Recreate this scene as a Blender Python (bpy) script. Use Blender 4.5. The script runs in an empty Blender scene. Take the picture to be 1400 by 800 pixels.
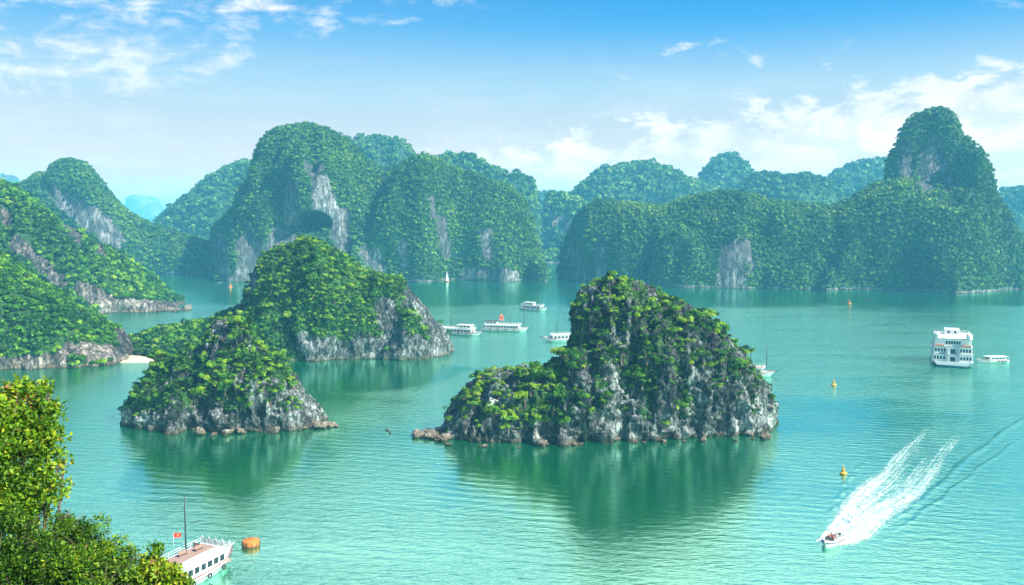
import bpy, math, random
import numpy as np
from mathutils import Vector, Matrix
from mathutils.bvhtree import BVHTree

S = bpy.context.scene
COL = S.collection
random.seed(7)
RNG = np.random.default_rng(11)
R = math.radians

# ------------------------------------------------------------------ camera
CAM_H = 60.0
FPX = 1212.0                     # focal length in pixels of the 1400x800 photograph
PITCH = math.atan(100.0 / FPX)   # horizon lies at row 300
cam_d = bpy.data.cameras.new('camera')
cam = bpy.data.objects.new('camera', cam_d)
COL.objects.link(cam)
cam_d.sensor_width = 36.0
cam_d.lens = 36.0 * FPX / 1400.0
cam_d.clip_start = 0.5
cam_d.clip_end = 40000.0
cam.location = (0, 0, CAM_H)
cam.rotation_euler = (R(90) - PITCH, 0, 0)
S.camera = cam

# ------------------------------------------------------------------ light
SUN_TO = Vector((0.80, -0.46, 0.84)).normalized()      # towards the sun: right, behind the camera, high
sun_d = bpy.data.lights.new('sun', 'SUN')
sun_d.energy = 4.6
sun_d.angle = R(0.5)
sun_d.color = (1.0, 0.955, 0.88)
sun = bpy.data.objects.new('sun', sun_d)
COL.objects.link(sun)
sun.rotation_euler = SUN_TO.to_track_quat('Z', 'Y').to_euler()

S.view_settings.view_transform = 'Standard'
S.view_settings.look = 'None'
S.view_settings.exposure = 1.52
S.view_settings.gamma = 1.0
S.cycles.use_denoising = True
S.cycles.max_bounces = 6
S.cycles.volume_bounces = 1
S.cycles.transparent_max_bounces = 12
S.cycles.sample_clamp_indirect = 4.0
HAZE_DENSITY = 0.00019
HAZE_COLOR = (0.17, 0.68, 1.0)

class G:
    """small node helper"""
    def __init__(self, tree):
        self.t = tree
    def n(self, typ, **kw):
        nd = self.t.nodes.new(typ)
        for k, v in kw.items():
            if k.startswith('i_'):
                nd.inputs[k[2:].replace('_', ' ')].default_value = v
            else:
                setattr(nd, k, v)
        return nd
    def l(self, a, b):
        self.t.links.new(a, b)
    def v(self, x, sock):
        if hasattr(x, 'is_output') or isinstance(x, bpy.types.NodeSocket):
            self.l(x, sock)
        else:
            sock.default_value = x
    def m(self, op, a, b=0.0, c=None, clamp=False):
        nd = self.n('ShaderNodeMath', operation=op)
        nd.use_clamp = clamp
        self.v(a, nd.inputs[0]); self.v(b, nd.inputs[1])
        if c is not None: self.v(c, nd.inputs[2])
        return nd.outputs[0]
    def ramp(self, fac, stops, interp='LINEAR'):
        nd = self.n('ShaderNodeValToRGB')
        cr = nd.color_ramp
        cr.interpolation = interp
        while len(cr.elements) < len(stops): cr.elements.new(0.5)
        for e, (p, c) in zip(cr.elements, stops):
            e.position = p
            e.color = (c, c, c, 1) if isinstance(c, (int, float)) else (*c, 1)
        self.v(fac, nd.inputs[0])
        return nd.outputs[0]
    def mix(self, f, a, b, mode='MIX'):
        nd = self.n('ShaderNodeMix', data_type='RGBA', blend_type=mode)
        self.v(f, nd.inputs[0])
        for x, i in ((a, 6), (b, 7)):
            if isinstance(x, tuple): nd.inputs[i].default_value = (*x, 1) if len(x) == 3 else x
            else: self.l(x, nd.inputs[i])
        return nd.outputs[2]
    def noise(self, vec, scale, detail=4, rough=0.55, dist=0.0):
        nd = self.n('ShaderNodeTexNoise')
        nd.inputs['Scale'].default_value = scale
        nd.inputs['Detail'].default_value = detail
        nd.inputs['Roughness'].default_value = rough
        nd.inputs['Distortion'].default_value = dist
        if vec is not None: self.l(vec, nd.inputs['Vector'])
        return nd.outputs[0]
    def map(self, vec, loc=(0, 0, 0), rot=(0, 0, 0), scale=(1, 1, 1)):
        nd = self.n('ShaderNodeMapping')
        nd.inputs['Location'].default_value = loc
        nd.inputs['Rotation'].default_value = rot
        nd.inputs['Scale'].default_value = scale
        self.l(vec, nd.inputs['Vector'])
        return nd.outputs[0]

# ------------------------------------------------------------------ world: Nishita sky with clouds
W = bpy.data.worlds.new('World')
S.world = W
W.use_nodes = True
g = G(W.node_tree)
W.node_tree.nodes.clear()
sky = g.n('ShaderNodeTexSky', sky_type='NISHITA')
sky.sun_disc = False
sky.sun_elevation = math.asin(SUN_TO.z)
sky.sun_rotation = math.atan2(SUN_TO.x, SUN_TO.y)
sky.air_density = 1.0
sky.dust_density = 0.3
sky.ozone_density = 2.0
sky.altitude = 0
hsv = g.n('ShaderNodeHueSaturation')
hsv.inputs['Saturation'].default_value = 1.35
hsv.inputs['Value'].default_value = 0.72
g.l(sky.outputs[0], hsv.inputs['Color'])
tc = g.n('ShaderNodeTexCoord')
sep = g.n('ShaderNodeSeparateXYZ')
g.l(tc.outputs['Generated'], sep.inputs[0])
# azimuth and elevation of the direction, in degrees
az = g.m('MULTIPLY', g.m('ARCTAN2', sep.outputs[0], sep.outputs[1]), 57.2958)
el = g.m('MULTIPLY', g.m('ARCSINE', sep.outputs[2]), 57.2958)
cmb = g.n('ShaderNodeCombineXYZ')
g.l(az, cmb.inputs[0]); g.l(el, cmb.inputs[1])
ae = cmb.outputs[0]
# graded by elevation: milky near the sea, deep blue higher up
grade = g.ramp(g.m('DIVIDE', el, 40.0, clamp=True), [(0.0, (0.86, 0.62, 0.52)), (0.10, (0.80, 0.66, 0.60)), (0.21, (0.46, 0.64, 0.77)), (0.30, (0.12, 0.43, 0.80)), (0.42, (0.002, 0.20, 0.62)), (0.75, (0.01, 0.10, 0.42))])
sc4 = g.n('ShaderNodeVectorMath', operation='SCALE'); sc4.inputs['Scale'].default_value = 4.3
g.l(grade, sc4.inputs[0])
skyc = g.mix(0.9, hsv.outputs[0], sc4.outputs[0])
def smooth(x, a, b):
    nd = g.n('ShaderNodeMapRange', interpolation_type='SMOOTHSTEP')
    g.v(x, nd.inputs[0]); nd.inputs[1].default_value = a; nd.inputs[2].default_value = b
    return nd.outputs[0]
skyc = g.mix(g.m('MULTIPLY', g.m('MULTIPLY', smooth(az, -12, 14), smooth(el, 8.0, 15.5)), 0.75), skyc, (0.03, 1.45, 3.6))
puff = g.noise(g.map(ae, scale=(0.22, 0.42, 1)), 1.7, 9, 0.62, 0.3)
big = g.noise(g.map(ae, loc=(3.3, 1.7, 0), scale=(0.06, 0.16, 1)), 1.3, 5, 0.55, 0.2)
wisp = g.noise(g.map(ae, loc=(9.3, 4.7, 2), rot=(0, 0, 0.12), scale=(0.07, 0.38, 1)), 1.5, 8, 0.62, 0.5)
def smooth(x, a, b):
    nd = g.n('ShaderNodeMapRange', interpolation_type='SMOOTHSTEP')
    g.v(x, nd.inputs[0]); nd.inputs[1].default_value = a; nd.inputs[2].default_value = b
    return nd.outputs[0]
# a bank of cumulus whose top climbs towards the right
top = g.m('MULTIPLY_ADD', az, 0.135, 5.0)
bank_top = g.m('SUBTRACT', top, el)
t1 = smooth(g.m('ADD', bank_top, g.m('MULTIPLY_ADD', puff, 9.0, -4.2)), 0.0, 1.9)
t2 = smooth(az, -7, -1)
bank = g.m('MULTIPLY', t1, t2)
bank = g.m('MULTIPLY', bank, g.m('MULTIPLY_ADD', smooth(big, 0.40, 0.58), 0.30, 0.75))
def spot(a0, e0, ra, re, k=1.0):
    d = g.m('ADD', g.m('POWER', g.m('DIVIDE', g.m('SUBTRACT', az, a0), ra), 2.0), g.m('POWER', g.m('DIVIDE', g.m('SUBTRACT', el, e0), re), 2.0))
    b = g.m('SUBTRACT', 1.0, d)
    nz_ = g.m('MULTIPLY_ADD', g.m('ADD', wisp, puff), 0.5, 0.0) if ra > 6 else puff
    return g.m('MULTIPLY', smooth(g.m('ADD', b, g.m('MULTIPLY_ADD', nz_, 8.5, -4.3 if ra > 6 else -5.0)), 0.0, 1.9), k)
spots = [spot(-20, 13.4, 13.0, 2.8, 0.95), spot(-26, 9.0, 10, 2.6, 0.7), spot(12.2, 10.4, 3.2, 1.1, 0.8), spot(29, 12.2, 3.0, 0.8, 0.5),
         spot(16.5, 9.6, 2.0, 0.8, 0.6), spot(20.5, 10.2, 2.0, 0.5, 0.55), spot(-5, 13.6, 5.0, 0.8, 0.35), spot(-3, 6.4, 4.0, 0.9, 0.4), spot(7.5, 9.2, 1.6, 0.6, 0.4)]
tot = bank
for s_ in spots: tot = g.m('MAXIMUM', tot, s_)
veil = g.m('MULTIPLY', smooth(wisp, 0.36, 0.75), g.m('MULTIPLY', smooth(g.m('MULTIPLY', el, -1.0), -11.5, -3.0), 0.42))
tot = g.m('MAXIMUM', tot, veil)
cloudc = g.mix(smooth(puff, 0.40, 0.60), (3.9, 3.7, 3.6), (5.3, 4.8, 4.4))
full = g.mix(g.m('MULTIPLY', tot, 0.93), skyc, cloudc)
# bright broken cloud added out of view overhead to brighten the open water's reflection
over = g.m('MULTIPLY', g.m('MULTIPLY', smooth(el, 17.6, 21.0), smooth(g.m('MULTIPLY', g.m('ABSOLUTE', az), -1.0), -85.0, -55.0)), g.m('MULTIPLY', smooth(g.m('MULTIPLY', el, -1.0), -46.0, -30.0), smooth(g.noise(g.map(ae, loc=(5, 2, 1), scale=(0.03, 0.06, 1)), 1.4, 5, 0.55), 0.30, 0.55)))
full = g.mix(g.m('MULTIPLY', over, 0.85), full, (9.5, 9.4, 8.0))
lowhaze = g.m('MULTIPLY', smooth(g.m('MULTIPLY', el, -1.0), -5.0, 0.5), 0.6)
full = g.mix(lowhaze, full, (4.0, 3.5, 3.0))
bg = g.n('ShaderNodeBackground')
bg.inputs[1].default_value = 0.085
g.l(full, bg.inputs[0])
wo = g.n('ShaderNodeOutputWorld')
g.l(bg.outputs[0], wo.inputs[0])

# ------------------------------------------------------------------ geometry helpers
CP, SP = math.cos(PITCH), math.sin(PITCH)
def ray(px, py):
    x, u = px - 700.0, 400.0 - py
    return Vector((x, FPX * CP + u * SP, -FPX * SP + u * CP))
def at(px, py, Y):
    d = ray(px, py); k = Y / d.y
    return Vector((d.x * k, Y, CAM_H + d.z * k))
def ground(px, py, z=0.0):
    d = ray(px, py); k = (z - CAM_H) / d.z
    return Vector((d.x * k, d.y * k, z))
def gy(py): return ground(700, py).y
def proj(p):
    x, y, z = p[..., 0], p[..., 1], p[..., 2] - CAM_H
    f = y * CP - z * SP
    u = y * SP + z * CP
    return 700 + FPX * x / f, 400 - FPX * u / f

def hashf(x, y, z, seed):
    h = (x.astype(np.int64) * 73856093) ^ (y.astype(np.int64) * 19349663) ^ (z.astype(np.int64) * 83492791) ^ (seed * 2654435761)
    h &= 0xffffffff
    h = ((h ^ (h >> 15)) * 0x2c1b3c6d) & 0xffffffff
    h = ((h ^ (h >> 12)) * 0x297a2d39) & 0xffffffff
    h ^= h >> 15
    return (h & 0xffffff).astype(np.float32) / 8388607.5 - 1.0
def vnoise(x, y, z, seed=0):
    xi, yi, zi = np.floor(x), np.floor(y), np.floor(z)
    fx, fy, fz = x - xi, y - yi, z - zi
    fx, fy, fz = [f * f * f * (f * (f * 6 - 15) + 10) for f in (fx, fy, fz)]
    r = 0
    for i in (0, 1):
        wx = fx if i else 1 - fx
        for j in (0, 1):
            wy = fy if j else 1 - fy
            for k in (0, 1):
                wz = fz if k else 1 - fz
                r = r + wx * wy * wz * hashf(xi + i, yi + j, zi + k, seed)
    return r
def fbm(p, L, octv=3, seed=0, sz=1.0, gain=0.5):
    r, a, s = 0, 1.0, 1.0 / L
    for o in range(octv):
        r = r + a * vnoise(p[0] * s + 17.3 * o, p[1] * s + 5.1 * o, p[2] * s / sz, seed + o * 31)
        a *= gain; s *= 2.03
    return r
def ridged(p, L, octv=2, seed=0, sz=1.0):
    r, a, s = 0, 1.0, 1.0 / L
    for o in range(octv):
        r = r + a * (1 - 2 * np.abs(vnoise(p[0] * s + 11.3 * o, p[1] * s + 7.7 * o, p[2] * s / sz, seed + o * 57)) )
        a *= 0.5; s *= 2.1
    return r

def surface_nets(F, org, h):
    ins = F > 0
    nx, ny, nz = F.shape
    cs = (nx - 1, ny - 1, nz - 1)
    acc = np.zeros(cs + (3,), np.float32); cnt = np.zeros(cs, np.float32)
    corner = [(i, j, k) for i in (0, 1) for j in (0, 1) for k in (0, 1)]
    def sl(c): return tuple(slice(c[a], cs[a] + c[a]) for a in range(3))
    for a in range(3):
        for c in corner:
            if c[a]: continue
            d = list(c); d[a] = 1
            f0, f1 = F[sl(c)], F[sl(d)]
            m = ins[sl(c)] != ins[sl(d)]
            t = np.where(m, f0 / np.where(m, f0 - f1, 1), 0)
            for b in range(3):
                acc[..., b] += np.where(m, t if b == a else c[b], 0)
            cnt += m
    act = cnt > 0
    idx = np.full(cs, -1, np.int64)
    idx[act] = np.arange(act.sum())
    ijk = np.argwhere(act)
    V = (acc[act] / cnt[act][:, None] + ijk) * h + np.array(org)
    Q = []
    for a in range(3):
        b, c = (a + 1) % 3, (a + 2) % 3
        s0 = [slice(1, -1)] * 3; s1 = [slice(1, -1)] * 3
        s0[a] = slice(0, -1); s1[a] = slice(1, None)
        i0, i1 = ins[tuple(s0)], ins[tuple(s1)]
        for sgn in (0, 1):
            e = np.argwhere((i0 & ~i1) if sgn == 0 else (~i0 & i1))
            if not len(e): continue
            e = e + 1; e[:, a] -= 1
            def cell(db, dc):
                q = e.copy(); q[:, b] += db; q[:, c] += dc
                return idx[q[:, 0], q[:, 1], q[:, 2]]
            q = np.stack([cell(-1, -1), cell(0, -1), cell(0, 0), cell(-1, 0)], 1)
            if sgn: q = q[:, ::-1]
            Q.append(q)
    Q = np.concatenate(Q)
    return V.astype(np.float64), Q[(Q >= 0).all(1)]

def mesh_np(name, V, Q, smooth=True, attrs=None, fattrs=None):
    me = bpy.data.meshes.new(name)
    n, k = Q.shape
    me.vertices.add(len(V)); me.vertices.foreach_set('co', np.ascontiguousarray(V, np.float32).ravel())
    me.loops.add(n * k); me.loops.foreach_set('vertex_index', np.ascontiguousarray(Q, np.int32).ravel())
    me.polygons.add(n); me.polygons.foreach_set('loop_start', np.arange(0, n * k, k, dtype=np.int32))
    if smooth: me.polygons.foreach_set('use_smooth', np.ones(n, bool))
    me.update(calc_edges=True)
    for d, dom in ((attrs, 'POINT'), (fattrs, 'FACE')):
        for kx, val in (d or {}).items():
            a = me.attributes.new(kx, 'FLOAT', dom)
            a.data.foreach_set('value', np.ascontiguousarray(val, np.float32))
    return me
def vnormals(V, Q):
    fn = np.cross(V[Q[:, 2]] - V[Q[:, 0]], V[Q[:, 3]] - V[Q[:, 1]])
    N = np.zeros_like(V)
    for k in range(4): np.add.at(N, Q[:, k], fn)
    return N / (np.linalg.norm(N, axis=1)[:, None] + 1e-9), fn

def link(name, me, mat=None, parent=None, **props):
    o = bpy.data.objects.new(name, me)
    COL.objects.link(o)
    if mat is not None and me is not None:
        if len(me.materials) == 0: me.materials.append(mat)
    if parent is not None: o.parent = parent
    for k, v in props.items(): o[k] = v
    return o
def struct(o, label=None, cat=None):
    o['kind'] = 'structure'
    if label: o['label'] = label
    if cat: o['category'] = cat
    return o

# ------------------------------------------------------------------ materials
def new_mat(name):
    m = bpy.data.materials.new(name); m.use_nodes = True
    m.node_tree.nodes.clear()
    gg = G(m.node_tree)
    out = gg.n('ShaderNodeOutputMaterial')
    return m, gg, out
def principled(name, color, rough=0.5, metal=0.0, noise=0.0, nscale=3.0, bump=0.0, coat=0.0):
    m, gg, out = new_mat(name)
    b = gg.n('ShaderNodeBsdfPrincipled')
    b.inputs['Roughness'].default_value = rough
    b.inputs['Metallic'].default_value = metal
    b.inputs['Coat Weight'].default_value = coat
    if noise > 0:
        t = gg.n('ShaderNodeTexCoord')
        n = gg.noise(t.outputs['Object'], nscale, 5, 0.6)
        n2 = gg.noise(gg.map(t.outputs['Object'], scale=(1, 1, 0.25)), nscale * 3, 4, 0.6)
        f = gg.m('MULTIPLY_ADD', gg.m('ADD', n, n2), noise, 1 - noise)
        c = gg.mix(1.0, color, f, 'MULTIPLY')
        gg.l(c, b.inputs['Base Color'])
        if bump:
            bp = gg.n('ShaderNodeBump'); bp.inputs['Strength'].default_value = bump; bp.inputs['Distance'].default_value = 0.05
            gg.l(n2, bp.inputs['Height']); gg.l(bp.outputs[0], b.inputs['Normal'])
    else:
        b.inputs['Base Color'].default_value = (*color, 1)
    gg.l(b.outputs[0], out.inputs[0])
    return m

def rock_material(name, near=1.0, bias=0.0, dark=(0.017, 0.022, 0.022), light=(0.39, 0.44, 0.41), warm=(0.37, 0.32, 0.22), soil=(0.022, 0.065, 0.014)):
    m, gg, out = new_mat(name)
    b = gg.n('ShaderNodeBsdfPrincipled'); b.inputs['Roughness'].default_value = 0.9
    b.inputs['Specular IOR Level'].default_value = 0.2
    geo = gg.n('ShaderNodeNewGeometry')
    P = geo.outputs['Position']
    k = near
    fine = gg.noise(gg.map(P, scale=(1, 1, 0.45)), 0.9 * k, 8, 0.68, 0.4)
    streak = gg.noise(gg.map(P, scale=(1, 1, 0.10)), 0.55 * k, 6, 0.62, 0.6)
    broad = gg.noise(P, 0.075 * k, 4, 0.6)
    s = gg.m('ADD', gg.m('MULTIPLY', fine, 0.75), gg.m('MULTIPLY', streak, 0.40))
    s = gg.m('ADD', s, gg.m('MULTIPLY_ADD', broad, 0.55, -0.34 + bias))
    sz = gg.n('ShaderNodeSeparateXYZ'); gg.l(P, sz.inputs[0])
    s = gg.m('ADD', s, gg.m('MULTIPLY', gg.m('MULTIPLY_ADD', sz.outputs[2], -1 / 12.0, 1.5, clamp=True), 0.055))   # paler, wave-washed stone low down
    mid = tuple(0.45 * a + 0.22 * b_ for a, b_ in zip(dark, light))
    c = gg.ramp(s, [(0.47, dark), (0.56, mid), (0.64, tuple(x * 0.55 for x in light)), (0.76, light)])
    w = gg.noise(gg.map(P, loc=(40, 3, 9), scale=(1, 1, 0.35)), 0.12 * k, 5, 0.6)
    c = gg.mix(gg.m('MULTIPLY', gg.ramp(w, [(0.56, 0.0), (0.70, 1.0)]), 0.5), c, gg.mix(1.0, c, tuple(x * 3.2 for x in warm), 'MULTIPLY'))
    # crevices: a real network of dark cracks in the stone
    vo = gg.n('ShaderNodeTexVoronoi', feature='DISTANCE_TO_EDGE'); vo.inputs['Scale'].default_value = 0.55 * k
    dst = gg.n('ShaderNodeVectorMath', operation='ADD')
    nz = gg.n('ShaderNodeTexNoise'); nz.inputs['Scale'].default_value = 0.8 * k; nz.inputs['Detail'].default_value = 4
    gg.l(P, nz.inputs['Vector'])
    sc_ = gg.n('ShaderNodeVectorMath', operation='SCALE'); sc_.inputs['Scale'].default_value = 1.6 / k
    gg.l(nz.outputs['Color'], sc_.inputs[0])
    gg.l(gg.map(P, scale=(1, 1, 0.5)), dst.inputs[0]); gg.l(sc_.outputs[0], dst.inputs[1]); gg.l(dst.outputs[0], vo.inputs['Vector'])
    crack = gg.ramp(vo.outputs['Distance'], [(0.0, 0.0), (0.10, 1.0)])
    c = gg.mix(gg.m('MULTIPLY', gg.m('SUBTRACT', 1.0, crack), 0.65), c, dark)
    # tide line: oyster-brown band just above the water
    sep = gg.n('ShaderNodeSeparateXYZ'); gg.l(P, sep.inputs[0])
    tz = gg.m('ADD', sep.outputs[2], gg.m('MULTIPLY_ADD', fine, 2.0, -1.0))
    tide = gg.ramp(gg.m('DIVIDE', tz, 4.0), [(0.10, 1.0), (0.42, 0.0)])
    c = gg.mix(gg.m('MULTIPLY', tide, 0.7), c, (0.12, 0.085, 0.045))
    wet = gg.ramp(gg.m('DIVIDE', tz, 4.0), [(0.02, 1.0), (0.17, 0.0)])
    c = gg.mix(gg.m('MULTIPLY', wet, 0.85), c, (0.022, 0.020, 0.014))
    # undergrowth between the rocks, its green kept dark to imitate shade in canopy gaps
    at_ = gg.n('ShaderNodeAttribute', attribute_name='veg')
    vn = gg.noise(P, 0.8 * k, 6, 0.7)
    vf = gg.ramp(gg.m('ADD', at_.outputs['Fac'], gg.m('MULTIPLY_ADD', vn, 1.0, -0.5)), [(0.42, 0.0), (0.58, 1.0)])
    sv = gg.noise(P, 1.7 * k, 5, 0.7)
    soilc = gg.ramp(sv, [(0.35, tuple(x * 0.55 for x in soil)), (0.62, tuple(x * 1.5 for x in soil))])
    c = gg.mix(vf, c, soilc)
    gg.l(c, b.inputs['Base Color'])
    bp = gg.n('ShaderNodeBump'); bp.inputs['Strength'].default_value = 0.9; bp.inputs['Distance'].default_value = 0.9 / k
    hgt = gg.m('ADD', gg.m('ADD', fine, gg.m('MULTIPLY', streak, 0.8)), gg.m('MULTIPLY', crack, 0.35))
    gg.l(hgt, bp.inputs['Height']); gg.l(bp.outputs[0], b.inputs['Normal'])
    gg.l(b.outputs[0], out.inputs[0])
    return m

def foliage_material(name, stops, obj_random=False, trans=0.3, patch=0.02):
    """leaves: colour varies by leaf, by tree and in drifts across the slope"""
    m, gg, out = new_mat(name)
    tint = gg.n('ShaderNodeAttribute', attribute_name='tint').outputs['Fac']
    geo = gg.n('ShaderNodeNewGeometry')
    dr = gg.noise(geo.outputs['Position'], patch, 3, 0.6)
    f = gg.m('MULTIPLY_ADD', gg.m('SUBTRACT', dr, 0.5), 1.3, tint)
    if obj_random:
        oi = gg.n('ShaderNodeObjectInfo')
        f = gg.m('ADD', f, gg.m('MULTIPLY_ADD', oi.outputs['Random'], 0.55, -0.28))
    c = gg.ramp(f, stops)
    d = gg.n('ShaderNodeBsdfPrincipled'); d.inputs['Roughness'].default_value = 0.55
    d.inputs['Specular IOR Level'].default_value = 0.25
    gg.l(c, d.inputs['Base Color'])
    tr = gg.n('ShaderNodeBsdfTranslucent')
    gg.l(gg.mix(1.0, c, (1.25, 1.2, 0.5), 'MULTIPLY'), tr.inputs['Color'])
    mx = gg.n('ShaderNodeMixShader'); mx.inputs[0].default_value = trans
    gg.l(d.outputs[0], mx.inputs[1]); gg.l(tr.outputs[0], mx.inputs[2])
    gg.l(mx.outputs[0], out.inputs[0])
    return m

GREEN = [(0.10, (0.007, 0.042, 0.005)), (0.40, (0.024, 0.110, 0.006)), (0.68, (0.085, 0.250, 0.008)), (0.95, (0.24, 0.38, 0.012))]
FAR_GREEN = [(0.10, (0.008, 0.036, 0.008)), (0.42, (0.036, 0.115, 0.010)), (0.70, (0.105, 0.225, 0.018)), (1.0, (0.20, 0.29, 0.03))]
YGREEN = [(0.05, (0.014, 0.050, 0.004)), (0.35, (0.050, 0.14, 0.006)), (0.62, (0.13, 0.28, 0.010)), (0.85, (0.34, 0.42, 0.02)), (0.93, (0.40, 0.38, 0.05)), (1.0, (0.24, 0.13, 0.05))]
M_leaf_near = foliage_material('foliage_island', GREEN, True, 0.28, 0.05)
M_leaf_mass = foliage_material('foliage_slope', GREEN, False, 0.25, 0.02)
M_leaf_far = foliage_material('foliage_far', FAR_GREEN, False, 0.2, 0.012)
M_leaf_front = foliage_material('foliage_foreground', YGREEN, False, 0.38, 0.5)
M_rock_near = rock_material('limestone_near', 1.0, soil=(0.030, 0.085, 0.016))
M_rock_mid = rock_material('limestone_mid', 0.6, light=(0.42, 0.36, 0.30))
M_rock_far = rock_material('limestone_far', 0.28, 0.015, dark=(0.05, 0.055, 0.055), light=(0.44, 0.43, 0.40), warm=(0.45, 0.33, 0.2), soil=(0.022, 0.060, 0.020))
M_bark = principled('bark', (0.10, 0.075, 0.05), 0.9, noise=0.5, nscale=2)

# ------------------------------------------------------------------ karst builder
def seg_d(px, py, s):
    x0, y0, x1, y1, r = s
    dx, dy = x1 - x0, y1 - y0
    t = np.clip(((px - x0) * dx + (py - y0) * dy) / (dx * dx + dy * dy + 1e-6), 0, 1)
    return np.hypot(px - x0 - t * dx, py - y0 - t * dy) / r
def rockness(P, N, segs, seed, base=0.0, steep=0.0, L=10.0, tide=0.0):
    px, py = proj(P)
    pt = P.T
    n1 = fbm(pt, L, 3, seed + 5, 2.2)
    r = np.full(len(P), base) + 0.35 * n1
    n1 = n1 + 0.55 * fbm(pt, L * 0.3, 2, seed + 6, 3.0)
    for s in segs:
        k = s[5] if len(s) > 5 else 1.0
        r = np.maximum(r, k * (1.55 - seg_d(px, py, s[:5])) + 0.40 * n1)
    if steep: r = r + steep * np.clip(0.35 - N[:, 2], -0.5, 0.6)
    if tide: r = np.maximum(r, 1.6 - P[:, 2] / tide + 0.3 * n1)
    return r          # > 0.5 is bare rock

def upsample(c, shape):
    out = c
    for a in range(3):
        n = shape[a]; m = out.shape[a]
        t = np.linspace(0, m - 1, n); i = np.minimum(t.astype(int), m - 2); f = (t - i).astype(np.float32)
        sh = [1, 1, 1]; sh[a] = n; f = f.reshape(sh)
        out = np.take(out, i, axis=a) * (1 - f) + np.take(out, i + 1, axis=a) * f
    return out

def karst(name, lobes, vox, warp, L, seed, mat, segs=(), base=0.0, steep=0.0, detail=0.0, drop=0.0, tide=0.0, cut=None, rockL=10.0, label=None, cat='hill', flute=1.0):
    LB = []
    for lb in lobes:
        Yl = lb['Y']
        Yf = (lambda px, Yl=Yl: Yl) if not isinstance(Yl, list) else (lambda px, Yl=Yl: float(np.interp(px, [a for a, _ in Yl], [b for _, b in Yl])))
        pts = [at(px, py, Yf(px)) for px, py in lb['sil']]
        xs = np.array([p.x / p.y for p in pts]); zs = np.array([p.z - drop for p in pts])
        for i in range(1, len(xs)):
            if xs[i] <= xs[i - 1]: xs[i] = xs[i - 1] + 5e-5
        LB.append((xs, zs, np.array([p.y for p in pts]), lb))
    y0 = min((l[2] - l[3]['W']).min() for l in LB) - warp - 2 * vox; y1 = max((l[2] + l[3].get('B', l[3]['W'])).max() for l in LB) + warp + 2 * vox
    x0 = min(l[0][0] * (y0 if l[0][0] > 0 else y1) for l in LB) - warp - 2 * vox; x1 = max(l[0][-1] * (y1 if l[0][-1] > 0 else y0) for l in LB) + warp + 2 * vox
    z0 = -3.0 - vox; z1 = max(l[1].max() for l in LB) + warp + 2 * vox
    nx, ny, nz = [int((b - a) / vox) + 2 for a, b in ((x0, x1), (y0, y1), (z0, z1))]
    ax = [(a + vox * np.arange(n)).astype(np.float32) for a, n in ((x0, nx), (y0, ny), (z0, nz))]
    st = max(1, int(L / vox / 8))
    cg = [np.linspace(a[0], a[-1], max(2, len(a) // st)).astype(np.float32) for a in ax]
    CG = np.meshgrid(*cg, indexing='ij')
    WX = warp * upsample(fbm(CG, L, 3, seed, 1.6), (nx, ny, nz)) * 0.30
    WY = warp * upsample(fbm(CG, L, 3, seed + 100, 2.5), (nx, ny, nz)) * 1.7
    WZ = warp * upsample(fbm(CG, L, 3, seed + 200, 1.0), (nx, ny, nz)) * 0.18
    X = ax[0][:, None, None] + WX; Y = ax[1][None, :, None] + WY; Z = ax[2][None, None, :] + WZ
    F = np.full((nx, ny, nz), -1e3, np.float32)
    for xs, zs, yc, lb in LB:
        A = X / Y
        h = np.maximum(np.interp(A, xs, zs), lb.get('zb', -6.0) + 1.0)
        ex = np.maximum(np.maximum(xs[0] - A, A - xs[-1]), 0) * Y
        yy = np.interp(A, xs, yc)
        h = np.where(h > 20, CAM_H + (h - CAM_H) * np.clip(Y / yy, 0.8, 1.0), h)
        t = np.clip((A - xs[0]) / (xs[-1] - xs[0]), 0, 1)
        tp = lb.get('tp', 3.0)
        w = np.clip(1 - np.abs(2 * t - 1) ** tp, 0.0, 1) ** 0.5
        Wf = lb['W'] * w + 0.8 * vox; Bf = lb.get('B', lb['W']) * w + 0.8 * vox
        dy = Y - yy
        u = np.where(dy < 0, -dy / Wf, dy / Bf)
        m, n = lb.get('m', 3.0), lb.get('n', 2.0)
        pr = np.where(u < 1, np.clip(1 - u ** m, 0, 1) ** (1 / n), 1 - u)
        zb = lb.get('zb', -6.0)
        f = (h - zb) * pr + zb - Z - 3.0 * ex
        F = np.maximum(F, f)
    if cut is not None:
        for (c, r) in cut:
            e = 1 - np.sqrt(((X - c[0]) / r[0]) ** 2 + ((Y - c[1]) / r[1]) ** 2 + ((Z - c[2]) / r[2]) ** 2)
            F = np.minimum(F, -e * min(r))
    F[0] = F[-1] = -1; F[:, 0] = F[:, -1] = -1; F[:, :, -1] = -1
    V, Q = surface_nets(F, (x0, y0, z0), vox)
    N, _ = vnormals(V, Q)
    rk = rockness(V, N, segs, seed, base, steep, rockL, tide)
    if detail:
        amp = detail * (0.45 + 0.55 * np.clip(rk * 1.5, 0, 1))
        p = V.T
        d = ridged(p, 6.0 * flute, 2, seed + 7, 1.5) * 1.5 + ridged(p, 2.2 * flute, 2, seed + 8, 1.2) * 0.6 + fbm(p, 1.1 * flute, 2, seed + 9, 1.2) * 0.35
        Nh = N * np.array([1, 1, 0.5])
        V = V + Nh * (amp * (d - 0.5))[:, None]
        up = np.clip(N[:, 2], 0, 1)
        V[:, 2] += amp * up * np.clip(ridged(p, 1.8 * flute, 2, seed + 12), -0.3, 1.5) * 0.8
        N, _ = vnormals(V, Q)
    veg = np.clip(1 - rk, 0, 1)
    me = mesh_np(name, V, Q, True, {'veg': veg})
    o = link(name, me, mat)
    struct(o, label, cat)
    bvh = BVHTree.FromPolygons([tuple(v) for v in V], Q.tolist())
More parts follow.
